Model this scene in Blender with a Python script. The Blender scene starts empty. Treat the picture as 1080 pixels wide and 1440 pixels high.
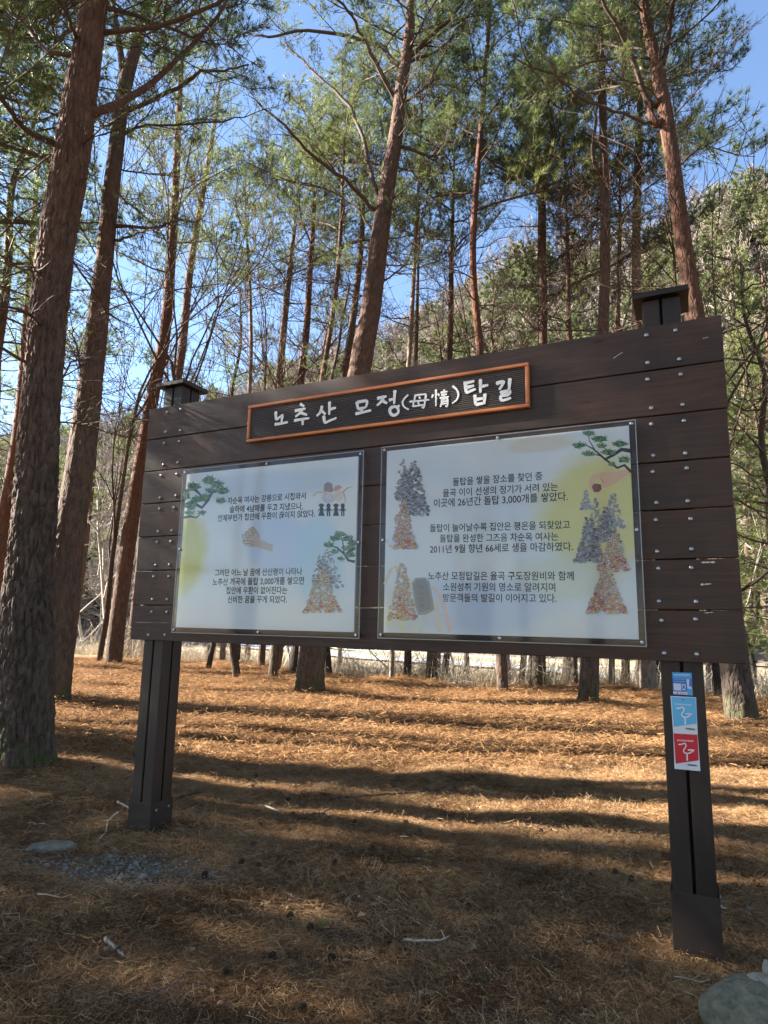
import bpy, math, random
import numpy as np
from mathutils import Vector, Matrix, noise, Euler

R = math.radians
rng = random.Random(7)
nrg = np.random.default_rng(11)
col = bpy.context.scene.collection
sc = bpy.context.scene

# ------------------------------------------------------------------ camera
FOC, PITCH, ROLL, CH = 896.8, 0.1696, 0.0194, 1.55
_c, _s = math.cos(PITCH), math.sin(PITCH)
FW = Vector((0, _c, _s)); UP0 = Vector((0, -_s, _c)); RT0 = Vector((1, 0, 0))
_cr, _sr = math.cos(ROLL), math.sin(ROLL)
CX = RT0 * _cr + UP0 * _sr
CY = UP0 * _cr - RT0 * _sr
CAM = Vector((0, 0, CH))
cam = bpy.data.objects.new('camera', bpy.data.cameras.new('camera')); col.objects.link(cam)
cam.data.sensor_fit = 'VERTICAL'; cam.data.sensor_height = 36; cam.data.lens = FOC / 1440 * 36
cam.data.clip_start = 0.05; cam.data.clip_end = 2000
M3 = Matrix((CX, CY, -FW)).transposed()
cam.matrix_world = Matrix.Translation(CAM) @ M3.to_4x4()
sc.camera = cam

# ------------------------------------------------------------------ light
SUN_EL, SUN_AZ = R(28), math.atan2(0.208, -0.978)      # azimuth, counter-clockwise from +X
SUNV = Vector((math.cos(SUN_EL) * math.cos(SUN_AZ), math.cos(SUN_EL) * math.sin(SUN_AZ), math.sin(SUN_EL)))
w = bpy.data.worlds.new('World'); sc.world = w; w.use_nodes = True
wn = w.node_tree.nodes; wl = w.node_tree.links
bgn = wn['Background']
sky = wn.new('ShaderNodeTexSky'); sky.sky_type = 'NISHITA'; sky.sun_disc = False
sky.sun_elevation = SUN_EL; sky.sun_rotation = math.pi / 2 - SUN_AZ
sky.air_density = 1.0; sky.dust_density = 0.3; sky.ozone_density = 1.6; sky.altitude = 1600
wl.new(sky.outputs[0], bgn.inputs[0]); bgn.inputs[1].default_value = 0.055
sl = bpy.data.lights.new('sun', 'SUN'); sl.energy = 5.0; sl.angle = R(0.53); sl.color = (1.0, 0.93, 0.82)
so = bpy.data.objects.new('sun', sl); col.objects.link(so); so.location = (-20, 4, 20)
so.rotation_euler = SUNV.to_track_quat('Z', 'Y').to_euler()
sc.view_settings.view_transform = 'Standard'; sc.view_settings.look = 'None'
sc.view_settings.gamma = 1; sc.view_settings.use_curve_mapping = False
sc.view_settings.exposure = 2.95
sc.cycles.max_bounces = 6; sc.cycles.diffuse_bounces = 3; sc.cycles.transparent_max_bounces = 16
sc.cycles.use_adaptive_sampling = True

# ------------------------------------------------------------------ helpers
def ray(px, py):
    return FW + CX * ((px - 540) / FOC) - CY * ((py - 720) / FOC)
def P(px, py, y):
    d = ray(px, py); return CAM + d * (y / d.y)
def Gp(px, py, z=0.0):
    d = ray(px, py); return CAM + d * ((z - CH) / d.z)

def tag(o, label=None, cat=None, group=None, kind=None):
    if label: o['label'] = label
    if cat: o['category'] = cat
    if group: o['group'] = group
    if kind: o['kind'] = kind
    return o
def empty(name, loc=(0, 0, 0), rz=0, parent=None):
    o = bpy.data.objects.new(name, None); col.objects.link(o)
    o.location = loc; o.rotation_euler = (0, 0, rz); o.empty_display_size = .2
    o.parent = parent
    return o
def link(name, me, parent=None, loc=None, rot=None, scl=None):
    o = bpy.data.objects.new(name, me); col.objects.link(o); o.parent = parent
    if loc is not None: o.location = loc
    if rot is not None: o.rotation_euler = rot
    if scl is not None: o.scale = scl if hasattr(scl, '__len__') else (scl,) * 3
    return o

class MB:
    def __init__(s): s.v = []; s.f = []; s.m = []; s.uv = None
    def add(s, vs, fs, mat=0):
        b = len(s.v); s.v += [tuple(v) for v in vs]
        for f in fs: s.f.append(tuple(i + b for i in f)); s.m.append(mat)
    def box(s, x0, x1, y0, y1, z0, z1, mat=0):
        vs = [(x, y, z) for z in (z0, z1) for y in (y0, y1) for x in (x0, x1)]
        s.add(vs, [(0, 2, 3, 1), (4, 5, 7, 6), (0, 1, 5, 4), (2, 6, 7, 3), (0, 4, 6, 2), (1, 3, 7, 5)], mat)
    def tube(s, pts, rad, n=5, mat=0, cap=True):
        pts = [Vector(p) for p in pts]
        if not hasattr(rad, '__len__'): rad = [rad] * len(pts)
        vs = []; u = None
        for i, p in enumerate(pts):
            t = pts[min(i + 1, len(pts) - 1)] - pts[max(i - 1, 0)]
            if t.length < 1e-9: t = Vector((0, 0, 1))
            t.normalize()
            if u is None:
                u = t.orthogonal().normalized()
            else:
                u = (u - t * u.dot(t))
                if u.length < 1e-6: u = t.orthogonal()
                u.normalize()
            w_ = t.cross(u)
            for k in range(n):
                a = 2 * math.pi * k / n
                vs.append(p + (u * math.cos(a) + w_ * math.sin(a)) * rad[i])
        fs = []
        for i in range(len(pts) - 1):
            for k in range(n):
                k2 = (k + 1) % n
                fs.append((i * n + k, i * n + k2, (i + 1) * n + k2, (i + 1) * n + k))
        if cap:
            fs.append(tuple(range(n))[::-1]); fs.append(tuple((len(pts) - 1) * n + k for k in range(n)))
        s.add(vs, fs, mat)
    def mesh(s, name, mats, smooth=False):
        me = bpy.data.meshes.new(name); me.from_pydata(s.v, [], s.f)
        for m in mats: me.materials.append(m)
        me.polygons.foreach_set('material_index', s.m)
        if smooth: me.polygons.foreach_set('use_smooth', [True] * len(s.f))
        me.update(); return me
    def build(s, name, mats, parent=None, smooth=False, bevel=0, **kw):
        if not hasattr(mats, '__len__'): mats = [mats]
        o = link(name, s.mesh(name, mats, smooth), parent, **kw)
        if bevel:
            b = o.modifiers.new('bevel', 'BEVEL'); b.width = bevel; b.segments = 2; b.limit_method = 'ANGLE'
        return o

def catmull(ps, n):
    ps = [np.array(p, float) for p in ps]
    ps = [2 * ps[0] - ps[1]] + ps + [2 * ps[-1] - ps[-2]]
    out = []; segs = len(ps) - 3
    for i in range(n):
        t = i / (n - 1) * segs; k = min(int(t), segs - 1); t -= k
        a, b, c, d = ps[k:k + 4]
        out.append(0.5 * ((2 * b) + (-a + c) * t + (2 * a - 5 * b + 4 * c - d) * t * t + (-a + 3 * b - 3 * c + d) * t ** 3))
    return out

# vectorised value noise
_perm = nrg.random((256, 256))
def vnoise(x, y):
    x = np.asarray(x, float); y = np.asarray(y, float)
    xi = np.floor(x).astype(int); yi = np.floor(y).astype(int)
    fx = x - xi; fy = y - yi; fx = fx * fx * (3 - 2 * fx); fy = fy * fy * (3 - 2 * fy)
    g = lambda a, b: _perm[a & 255, b & 255]
    return (g(xi, yi) * (1 - fx) + g(xi + 1, yi) * fx) * (1 - fy) + (g(xi, yi + 1) * (1 - fx) + g(xi + 1, yi + 1) * fx) * fy
def fbm(x, y, o=4):
    r = 0; a = .5
    for i in range(o):
        r = r + a * (vnoise(x * 2 ** i + 17.3 * i, y * 2 ** i + 9.1 * i) - .5); a *= .5
    return r

# ------------------------------------------------------------------ materials
def mat(name):
    m = bpy.data.materials.new(name); m.use_nodes = True
    nt = m.node_tree; return m, nt, nt.nodes['Principled BSDF'], nt.nodes, nt.links
def ramp(ns, stops):
    r = ns.new('ShaderNodeValToRGB'); e = r.color_ramp.elements
    while len(e) > 1: e.remove(e[-1])
    e[0].position = stops[0][0]; e[0].color = (*stops[0][1], 1)
    for p, c in stops[1:]:
        q = e.new(p); q.color = (*c, 1)
    return r
def tex(ns, ls, kind, scale, co=None, vec=None, **kw):
    t = ns.new(kind); t.inputs['Scale'].default_value = scale
    for k, v in kw.items():
        if k in t.inputs: t.inputs[k].default_value = v
        else: setattr(t, k, v)
    if vec is not None:
        mp = ns.new('ShaderNodeMapping'); mp.inputs['Scale'].default_value = vec
        ls.new(co, mp.inputs[0]); ls.new(mp.outputs[0], t.inputs['Vector'])
    elif co is not None: ls.new(co, t.inputs['Vector'])
    return t
def mixc(ns, ls, fac, a, b, mode='MIX'):
    m = ns.new('ShaderNodeMix'); m.data_type = 'RGBA'; m.blend_type = mode
    for s_, v in ((m.inputs[0], fac), (m.inputs[6], a), (m.inputs[7], b)):
        if hasattr(v, 'is_linked') or hasattr(v, 'links'): ls.new(v, s_)
        elif hasattr(v, '__len__'): s_.default_value = (*v, 1)
        else: s_.default_value = v
    return m.outputs[2]
def bump(ns, ls, h, bs, strength=.5, dist=.01, chain=None):
    b = ns.new('ShaderNodeBump'); b.inputs['Strength'].default_value = strength; b.inputs['Distance'].default_value = dist
    ls.new(h, b.inputs['Height'])
    if chain: ls.new(chain, b.inputs['Normal'])
    if bs: ls.new(b.outputs[0], bs.inputs['Normal'])
    return b.outputs[0]
def flat(name, c, rough=.6, metal=0, spec=.5):
    m, nt, bs, ns, ls = mat(name)
    bs.inputs['Base Color'].default_value = (*c, 1); bs.inputs['Roughness'].default_value = rough
    bs.inputs['Metallic'].default_value = metal; bs.inputs['Specular IOR Level'].default_value = spec
    return m
def rough_mat(name, c1, c2, scale=20, rough=.8, bs_=.4, bd=.005, vec=None, spec=.3):
    m, nt, bs, ns, ls = mat(name)
    tc = ns.new('ShaderNodeTexCoord')
    t = tex(ns, ls, 'ShaderNodeTexNoise', scale, tc.outputs['Object'], vec or (1, 1, 1), Detail=6.0, Roughness=.65)
    r = ramp(ns, [(.3, c1), (.7, c2)]); ls.new(t.outputs[0], r.inputs[0]); ls.new(r.outputs[0], bs.inputs['Base Color'])
    bs.inputs['Roughness'].default_value = rough; bs.inputs['Specular IOR Level'].default_value = spec
    bump(ns, ls, t.outputs[0], bs, bs_, bd)
    return m

def bark_mat(name, low, high, z0, z1, scale=1.0, moss=False, depth=.02):
    """lower bark (grey brown plates) passing to thin orange-red bark higher up"""
    m, nt, bs, ns, ls = mat(name)
    tc = ns.new('ShaderNodeTexCoord'); o = tc.outputs['Object']
    sp = ns.new('ShaderNodeSeparateXYZ'); ls.new(o, sp.inputs[0])
    nz = tex(ns, ls, 'ShaderNodeTexNoise', 3 * scale, o, (1, 1, .6), Detail=5.0)
    add = ns.new('ShaderNodeMath'); add.operation = 'MULTIPLY_ADD'
    ls.new(nz.outputs[0], add.inputs[0]); add.inputs[1].default_value = (z1 - z0) * .9; ls.new(sp.outputs[2], add.inputs[2])
    mr = ns.new('ShaderNodeMapRange'); ls.new(add.outputs[0], mr.inputs[0])
    mr.inputs[1].default_value = z0 + (z1 - z0) * .2; mr.inputs[2].default_value = z1 + (z1 - z0) * .45
    fine = tex(ns, ls, 'ShaderNodeTexNoise', 26 * scale, o, (1, 1, .3), Detail=8.0, Roughness=.7)
    vo = tex(ns, ls, 'ShaderNodeTexVoronoi', 17 * scale, o, (1, 1, .33), feature='F1'); vo.inputs['Randomness'].default_value = 1
    wob = tex(ns, ls, 'ShaderNodeTexNoise', 9 * scale, o, (1, 1, .4), Detail=3.0)
    vd = tex(ns, ls, 'ShaderNodeTexVoronoi', 15 * scale, None, None, feature='DISTANCE_TO_EDGE')
    mpp = ns.new('ShaderNodeMapping'); mpp.inputs['Scale'].default_value = (1, 1, .26); ls.new(o, mpp.inputs[0])
    mx = ns.new('ShaderNodeMix'); mx.data_type = 'VECTOR'; mx.inputs[0].default_value = .07
    ls.new(mpp.outputs[0], mx.inputs[4]); ls.new(wob.outputs[1], mx.inputs[5]); ls.new(mx.outputs[1], vd.inputs['Vector'])
    lo = ramp(ns, [(.25, tuple(c * .5 for c in low)), (.5, low), (.75, tuple(min(1, c * 1.55) for c in low))])
    hi = ramp(ns, [(.25, tuple(c * .55 for c in high)), (.5, high), (.78, tuple(min(1, c * 1.4) for c in high))])
    ls.new(fine.outputs[0], lo.inputs[0]); ls.new(fine.outputs[0], hi.inputs[0])
    c = mixc(ns, ls, mr.outputs[0], lo.outputs[0], hi.outputs[0])
    hs = ns.new('ShaderNodeHueSaturation'); ls.new(c, hs.inputs['Color'])
    mv = ns.new('ShaderNodeMapRange'); ls.new(vo.outputs[1], mv.inputs[0]); mv.inputs[3].default_value = .72; mv.inputs[4].default_value = 1.3
    ls.new(mv.outputs[0], hs.inputs['Value']); c = hs.outputs[0]
    if moss:
        mm = ns.new('ShaderNodeMapRange'); ls.new(sp.outputs[2], mm.inputs[0]); mm.inputs[1].default_value = .6; mm.inputs[2].default_value = .05
        mn = tex(ns, ls, 'ShaderNodeTexNoise', 7, o, Detail=4.0)
        mu = ns.new('ShaderNodeMath'); mu.operation = 'MULTIPLY'; ls.new(mm.outputs[0], mu.inputs[0])
        mr2 = ramp(ns, [(.45, (0, 0, 0)), (.62, (.9, .9, .9))]); ls.new(mn.outputs[0], mr2.inputs[0]); ls.new(mr2.outputs[0], mu.inputs[1])
        c = mixc(ns, ls, mu.outputs[0], c, (.06, .068, .022))
    ls.new(c, bs.inputs['Base Color']); bs.inputs['Roughness'].default_value = .9; bs.inputs['Specular IOR Level'].default_value = .2
    rr = ramp(ns, [(0, (0, 0, 0)), (.16, (.75, .75, .75)), (.6, (1, 1, 1))]); ls.new(vd.outputs[0], rr.inputs[0])
    b1 = bump(ns, ls, rr.outputs[0], None, .8, depth)
    bump(ns, ls, fine.outputs[0], bs, .7, depth * .5, b1)
    return m

M = {}
M['bark_big'] = bark_mat('bark_big', (.075, .056, .045), (.115, .058, .04), 3.0, 8.5, 1, True, .02)
M['bark_red'] = bark_mat('bark_red', (.075, .05, .037), (.115, .05, .031), 2, 7.5, 1.2, False, .015)
M['bark_mid'] = bark_mat('bark_mid', (.075, .055, .042), (.105, .06, .042), 2.5, 9, 1.2, True, .015)
M['bark_dark'] = bark_mat('bark_dark', (.05, .038, .03), (.11, .07, .05), 4, 11, 1.2, False, .015)
M['bark_pale'] = bark_mat('bark_pale', (.17, .135, .105), (.17, .11, .075), 5, 11, 1.2, False, .01)
M['bark_bare'] = rough_mat('bark_bare', (.22, .19, .16), (.42, .37, .31), 20, .85, .4, .004, (1, 1, .4))
M['bark_slope'] = rough_mat('slope_tree_bark', (.15, .125, .11), (.32, .26, .21), 1.5, .9, .2, .004)
M['branch'] = rough_mat('branch_bark', (.04, .028, .022), (.12, .075, .052), 25, .85, .6, .006, (1, 1, 1))
M['twig'] = rough_mat('twig_bark', (.08, .055, .045), (.18, .12, .09), 30, .85, .3, .003)

def leaf_mat(name, c1, c2, trans=.35, rough=.45, spec=.35):
    m, nt, bs, ns, ls = mat(name)
    oi = ns.new('ShaderNodeObjectInfo'); ge = ns.new('ShaderNodeNewGeometry')
    r = ramp(ns, [(0, c1), (.5, tuple((a + b) / 2 for a, b in zip(c1, c2))), (1, c2)])
    ad = ns.new('ShaderNodeMath'); ad.operation = 'MULTIPLY_ADD'
    ls.new(oi.outputs['Random'], ad.inputs[0]); ad.inputs[1].default_value = .55
    m2 = ns.new('ShaderNodeMath'); m2.operation = 'MULTIPLY'; ls.new(ge.outputs['Random Per Island'], m2.inputs[0]); m2.inputs[1].default_value = .45
    ls.new(m2.outputs[0], ad.inputs[2]); ls.new(ad.outputs[0], r.inputs[0])
    ls.new(r.outputs[0], bs.inputs['Base Color']); bs.inputs['Roughness'].default_value = rough; bs.inputs['Specular IOR Level'].default_value = spec
    tr = ns.new('ShaderNodeBsdfTranslucent'); ls.new(r.outputs[0], tr.inputs[0])
    mx = ns.new('ShaderNodeMixShader'); mx.inputs[0].default_value = trans
    ls.new(bs.outputs[0], mx.inputs[1]); ls.new(tr.outputs[0], mx.inputs[2]); ls.new(mx.outputs[0], ns['Material Output'].inputs[0])
    return m
M['needle'] = leaf_mat('pine_needles', (.05, .095, .035), (.19, .225, .07), .45)
M['needle_y'] = leaf_mat('pine_needles_pale', (.10, .145, .04), (.27, .29, .09), .45)
M['needle_far'] = leaf_mat('far_pine_needles', (.075, .095, .04), (.20, .205, .085), .35)
M['litter'] = leaf_mat('dry_needles', (.075, .036, .018), (.50, .285, .13), .12, .85, .1)
M['litter2'] = leaf_mat('dry_needles_pale', (.24, .145, .07), (.62, .43, .24), .12, .85, .1)
M['litter_old'] = leaf_mat('old_dark_needles', (.028, .016, .010), (.17, .088, .042), .08, .9, .08)
M['straw'] = leaf_mat('straw', (.27, .20, .11), (.50, .40, .26), .3)
M['shrub'] = leaf_mat('shrub_leaves', (.16, .22, .05), (.34, .38, .10), .4)

# ground litter
def ground_mat():
    m, nt, bs, ns, ls = mat('needle_litter_ground')
    tc = ns.new('ShaderNodeTexCoord'); o = tc.outputs['Object']
    n1 = tex(ns, ls, 'ShaderNodeTexNoise', .9, o, (1, 1, 1), Detail=5.0)
    n2 = tex(ns, ls, 'ShaderNodeTexNoise', 34, o, (1, 1, 1), Detail=8.0, Roughness=.75)
    n3 = tex(ns, ls, 'ShaderNodeTexNoise', 90, o, (.3, 1, 1), Detail=4.0, Distortion=1.5)
    r2 = ramp(ns, [(.25, (.11, .05, .02)), (.45, (.25, .135, .062)), (.6, (.38, .22, .105)), (.8, (.50, .33, .18))])
    ls.new(n2.outputs[0], r2.inputs[0])
    r1 = ramp(ns, [(.35, (.62, .6, .6)), (.65, (1.15, 1.1, 1.05))]); ls.new(n1.outputs[0], r1.inputs[0])
    c = mixc(ns, ls, 1.0, r2.outputs[0], r1.outputs[0], 'MULTIPLY')
    # bare earth attribute
    at = ns.new('ShaderNodeAttribute'); at.attribute_name = 'earth'
    n4 = tex(ns, ls, 'ShaderNodeTexNoise', 55, o, (1, 1, 1), Detail=8.0)
    r4 = ramp(ns, [(.3, (.035, .026, .02)), (.6, (.095, .075, .06)), (.75, (.2, .17, .14))]); ls.new(n4.outputs[0], r4.inputs[0])
    c = mixc(ns, ls, at.outputs['Fac'], c, r4.outputs[0])
    a2 = ns.new('ShaderNodeAttribute'); a2.attribute_name = 'field'
    r5 = ramp(ns, [(.3, (.20, .155, .09)), (.7, (.34, .28, .19))]); ls.new(n4.outputs[0], r5.inputs[0])
    c = mixc(ns, ls, a2.outputs['Fac'], c, r5.outputs[0])
    ls.new(c, bs.inputs['Base Color']); bs.inputs['Roughness'].default_value = .9; bs.inputs['Specular IOR Level'].default_value = .15
    b = bump(ns, ls, n2.outputs[0], None, .9, .02)
    bump(ns, ls, n3.outputs[0], bs, .5, .008, b)
    return m
M['ground'] = ground_mat()
M['hill'] = rough_mat('hill_leaf_litter', (.07, .055, .045), (.24, .185, .14), .35, .95, .3, .5)
M['road'] = rough_mat('pale_concrete_road', (.30, .28, .25), (.40, .38, .34), 6, .8, .2, .003)
M['stone'] = rough_mat('grey_green_stone', (.10, .092, .065), (.24, .215, .16), 14, .85, .6, .01)
M['stone_pale'] = rough_mat('pale_grey_stone', (.17, .15, .125), (.36, .32, .27), 22, .85, .6, .006)
M['moss'] = rough_mat('lichen_boulder', (.085, .08, .05), (.25, .23, .16), 26, .9, 1.0, .015)
M['cone'] = rough_mat('cone_scales', (.025, .017, .012), (.085, .055, .038), 60, .8, .6, .004)
M['stick_pale'] = rough_mat('bleached_wood', (.40, .32, .23), (.66, .58, .46), 40, .8, .4, .003, (1, 1, 1))
M['leafdry'] = rough_mat('dry_leaf', (.30, .15, .07), (.52, .31, .17), 30, .7, .4, .002)
M['greenbit'] = flat('fresh_green_needles', (.05, .14, .03), .5)

# ------------------------------------------------------------------ terrain
EX = [-60, -30, -12, -7.3, 0, 2.4, 5.6, 8, 14, 30, 60]
EY = [28, 27, 25.5, 23, 17.5, 14.8, 14.4, 14, 13, 12, 10]
trunk_bases = []
def ground_h(x, y):
    x = np.asarray(x, float); y = np.asarray(y, float)
    z = fbm(x * .35, y * .5, 3) * .16 + fbm(x * 1.3 + 5, y * 2.4, 3) * .10 + fbm(x * 4.1, y * 5.3 + 9, 3) * .055
    dist = np.hypot(x, y)
    z = z * np.clip((dist - .5) / 6, .25, 1)
    for (bx, by, br) in trunk_bases:
        d2 = (x - bx) ** 2 + (y - by) ** 2
        z = z + .13 * np.exp(-d2 / (2 * (br + .35) ** 2))
    for pu_ in (.1975, 3.752):
        qx, qy = -1.8867 + .902 * pu_ + .063, 4.8782 - .4318 * pu_ + .131
        z = z + .02 * np.exp(-((x - qx) ** 2 + (y - qy) ** 2) / (2 * .19 ** 2))
    e = np.interp(x, EX, EY) + fbm(x * .6, y * 0 + 3, 3) * 1.2
    t = np.clip((y - e) / 5.0, 0, 1); t = t * t * (3 - 2 * t)
    return z * (1 - t) - 1.6 * t + t * fbm(x * .12, y * .12, 3) * .5
def gz(x, y): return float(ground_h(x, y))

# skyline table: image column -> height of the wooded slope behind
SKY = [(-500, 600), (-100, 560), (60, 560), (200, 545), (330, 500), (450, 470), (560, 420), (660, 375), (760, 330), (850, 340), (930, 350), (1000, 315), (1080, 290), (1300, 240), (1800, 160)]
SU, ST = [], []
for px, py in SKY:
    d = ray(px, py); SU.append(d.x / d.y); ST.append(d.z / d.y)
def hill_h(x, y):
    u = x / np.maximum(y, 1)
    T = np.interp(u, SU, ST) - np.interp(u, [0, .3, .5], [.105, .08, .01])
    D = np.interp(u, [-1.2, -.5, -.1, .2, .7, 1.5], [230, 210, 170, 140, 125, 120])
    r = np.interp(u, [-1.2, -.5, -.1, .2, .7], [70, 75, 72, 62, 50])
    t = np.clip((y - r) / (D - r), 0, 1.15)
    s = np.where(t < 1, t ** 1.15, 1 - (t - 1) * .8)
    return -1.8 + (T * D + 3.3) * s + fbm(x * .03, y * .03, 4) * 9 * np.clip(t * 2, 0, 1)

def grid_mesh(name, xs, ys, hf, m, attrs=None):
    X, Y = np.meshgrid(xs, ys); Z = hf(X, Y)
    nx, ny = len(xs), len(ys)
    v = np.stack([X, Y, Z], -1).reshape(-1, 3)
    i = np.arange(ny - 1)[:, None] * nx + np.arange(nx - 1)[None]
    f = np.stack([i, i + 1, i + nx + 1, i + nx], -1).reshape(-1, 4)
    me = bpy.data.meshes.new(name)
    me.vertices.add(len(v)); me.vertices.foreach_set('co', v.ravel())
    me.loops.add(f.size); me.loops.foreach_set('vertex_index', f.ravel())
    me.polygons.add(len(f)); me.polygons.foreach_set('loop_start', np.arange(0, f.size, 4))
    me.polygons.foreach_set('use_smooth', np.ones(len(f), bool))
    me.update(calc_edges=True); me.validate()
    for k, fn in (attrs or {}).items():
        a = me.attributes.new(k, 'FLOAT', 'POINT'); a.data.foreach_set('value', fn(X, Y).ravel().astype(np.float32))
    me.materials.append(m)
    return link(name, me)

# ------------------------------------------------------------------ sign board (dimensions in metres, local frame: x along the board, -y to the front)
BO = Vector((-1.8867, 4.8782, 0)); BA = -0.4465; BL = 4.0365; ZB, ZT = 1.3732, 3.1779
BD = Vector((math.cos(BA), math.sin(BA), 0)); BN = Vector((math.sin(BA), -math.cos(BA), 0))
def Bq(px, py, off=0.0):
    o = BO + BN * off; d = ray(px, py); t = (o - CAM).dot(BN) / d.dot(BN)
    q = CAM + d * t - o
    return q.dot(BD), q.z

# ------------------------------------------------------------------ trees: spec first (bases shape the ground)
# name, bark, base (px,py), path [(px,py)], widths in px at base/path, ring of settings
TREES = []
def T(label, base, path, wid, bark, boughs=18, zs=.5, extra=2.0, lean_y=0, seed=0, bsize=1.0, seg=12, disp=0, flare=1.35, needle='needle', limbs=(), dead=4, name='pine_tree', maxy=None, upf=.35, D=None):
    b = Gp(*base)
    if D: b = P(base[0], base[1], D); b.z = 0
    TREES.append(dict(label=label, b=b, px=base, path=path, wid=wid, bark=bark, boughs=boughs, zs=zs, extra=extra, lean_y=lean_y, seed=seed,
                      bsize=bsize, seg=seg, disp=disp, flare=flare, needle=needle, limbs=limbs, dead=dead, name=name, upf=upf))
    trunk_bases.append((b.x, b.y, wid[0] / FOC * b.y / 2))

T('big rough-barked pine at the left edge, nearest to the camera', (40, 1092), [(36, 960), (40, 830), (50, 700), (64, 480), (82, 330), (98, 240), (115, 120), (133, 0)],
  [92, 80, 70, 62, 56, 56, 58, 52, 46], 'bark_big', 13, .80, 5.0, seed=1, seg=120, disp=.036, dead=3, bsize=1.15,
  limbs=[([(140, 155), (187, 137), (233, 97), (283, 50), (320, 0), (345, -60)], 13, 1.0), ([(78, 203), (33, 180), (0, 133), (-50, 60)], 11, -.6),
         ([(67, 72), (33, 33), (0, 7), (-60, -40)], 7, .3), ([(110, 60), (97, 27), (83, 0), (60, -50)], 8, -.8), ([(60, 385), (44, 375)], 6, -.5)])
T('tall pine standing just behind the big left pine, forked at the top', (72, 996), [(80, 900), (90, 800), (102, 720), (125, 560), (143, 400), (160, 240), (174, 130), (196, 50), (207, 0)],
  [60, 52, 48, 44, 38, 28, 25, 23, 18, 16], 'bark_mid', 13, .74, 3.0, seed=2, seg=56, disp=.02, dead=3,
  limbs=[([(187, 153), (253, 123), (280, 102), (313, 99), (350, 90)], 7, -.4), ([(163, 318), (213, 322), (240, 312), (273, 312)], 6, -.5), ([(164, 338), (200, 326), (218, 321)], 5, -.4),
         ([(177, 187), (200, 178), (300, 172), (345, 165)], 5, .2), ([(176, 120), (166, 50), (158, 0), (150, -60)], 13, .3), ([(115, 540), (108, 490), (100, 460)], 5, -.3)])
T('slender red-barked pine leaning right beside the left edge of the board', (158, 938), [(175, 800), (200, 640), (222, 520), (233, 460), (243, 333), (248, 233), (253, 133)],
  [32, 23, 20, 19, 17, 14, 12, 9], 'bark_red', 20, .5, 2.0, seed=3, seg=28, disp=.01, dead=5)
T('thinner reddish pine right behind the leaning red pine', (182, 921), [(205, 740), (240, 575), (255, 500), (267, 383), (283, 283), (302, 173)],
  [15, 12, 12, 12, 11, 9, 6], 'bark_red', 16, .45, 1.0, seed=4, dead=5)
T('thin grey crooked trunk between the left pines and the board', (97, 916), [(112, 820), (128, 680), (136, 560), (140, 470)],
  [12, 11, 10, 8, 6], 'bark_mid', 5, .8, .6, seed=5, dead=6, bsize=.6)
T('leaning reddish pine cut by the left edge of the photo', (-40, 935), [(-10, 820), (8, 720), (28, 590), (40, 430), (48, 300)],
  [26, 22, 19, 16, 13, 8], 'bark_red', 16, .5, 1.0, seed=6, dead=4)
T('mossy-based pine in the middle, its trunk rising behind the name plate', (435, 978), [(441, 905), (470, 720), (505, 525), (522, 430), (535, 330), (545, 260), (555, 200), (565, 120), (575, 50), (578, 0)],
  [50, 40, 38, 35, 32, 29, 26, 24, 21, 18, 15], 'bark_mid', 20, .72, 2.5, seed=7, seg=64, disp=.026, flare=1.25, dead=3,
  limbs=[([(557, 90), (527, 63), (440, 43), (380, 52), (340, 45)], 8, .5), ([(553, 133), (517, 67), (490, 17), (460, -20)], 8, -.8), ([(573, 83), (620, 37), (653, 0), (680, -50)], 8, -.6),
         ([(577, 87), (627, 63), (673, 0), (700, -40)], 6, .8), ([(573, 140), (600, 120), (620, 83), (640, 40)], 5, -.4), ([(563, 207), (593, 217), (613, 220), (627, 203), (660, 190)], 6, -.3),
         ([(533, 283), (513, 207), (487, 143), (437, 97), (400, 60)], 8, .6), ([(527, 293), (493, 260), (433, 213), (403, 180), (360, 140)], 7, -.7), ([(527, 327), (500, 293), (460, 267), (390, 253)], 4, .4), ([(520, 410), (560, 380), (583, 350)], 4, .3)])
T('large pine leaning left behind the right end of the board, forked high up', (1046, 1024), [(1033, 935), (1010, 740), (985, 500), (970, 400), (955, 300), (946, 230), (934, 150), (920, 80), (905, 0)],
  [54, 40, 36, 30, 26, 25, 24, 24, 20, 16], 'bark_big', 20, .7, 2.0, seed=8, seg=64, disp=.022, flare=1.2, dead=3,
  limbs=[([(920, 173), (907, 133), (890, 83), (863, 0), (850, -50)], 12, .5), ([(913, 143), (883, 67), (847, 0), (830, -50)], 8, -.5), ([(933, 90), (942, 33), (947, 0), (950, -60)], 9, -.4),
         ([(913, 173), (870, 157), (820, 140), (780, 107), (720, 80)], 5, -.8), ([(948, 240), (990, 200), (1040, 170)], 4, .5)])
T('pine with spreading umbrella crown left of the tall straight pine', (756, 971), [(758, 800), (763, 480), (762, 360), (762, 285), (758, 240)],
  [29, 19, 14, 13, 12, 8], 'bark_mid', 22, .62, 1.0, seed=9, seg=24, dead=5, upf=.9,
  limbs=[([(762, 262), (720, 227), (690, 190)], 5, .4), ([(758, 247), (787, 213), (810, 153), (827, 83)], 7, -.3), ([(757, 250), (745, 180), (750, 100)], 5, .4)])
T('tall straight pine with pale upper trunk behind the right poster', (826, 994), [(835, 800), (848, 465), (851, 350), (850, 250), (846, 100), (842, 0)],
  [33, 24, 17, 16, 14, 12, 9], 'bark_mid', 20, .6, 1.0, seed=10, seg=32, disp=.012, dead=6, flare=1.15,
  limbs=[([(845, 245), (833, 220), (838, 170), (842, 120)], 8, -.3)])
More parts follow.
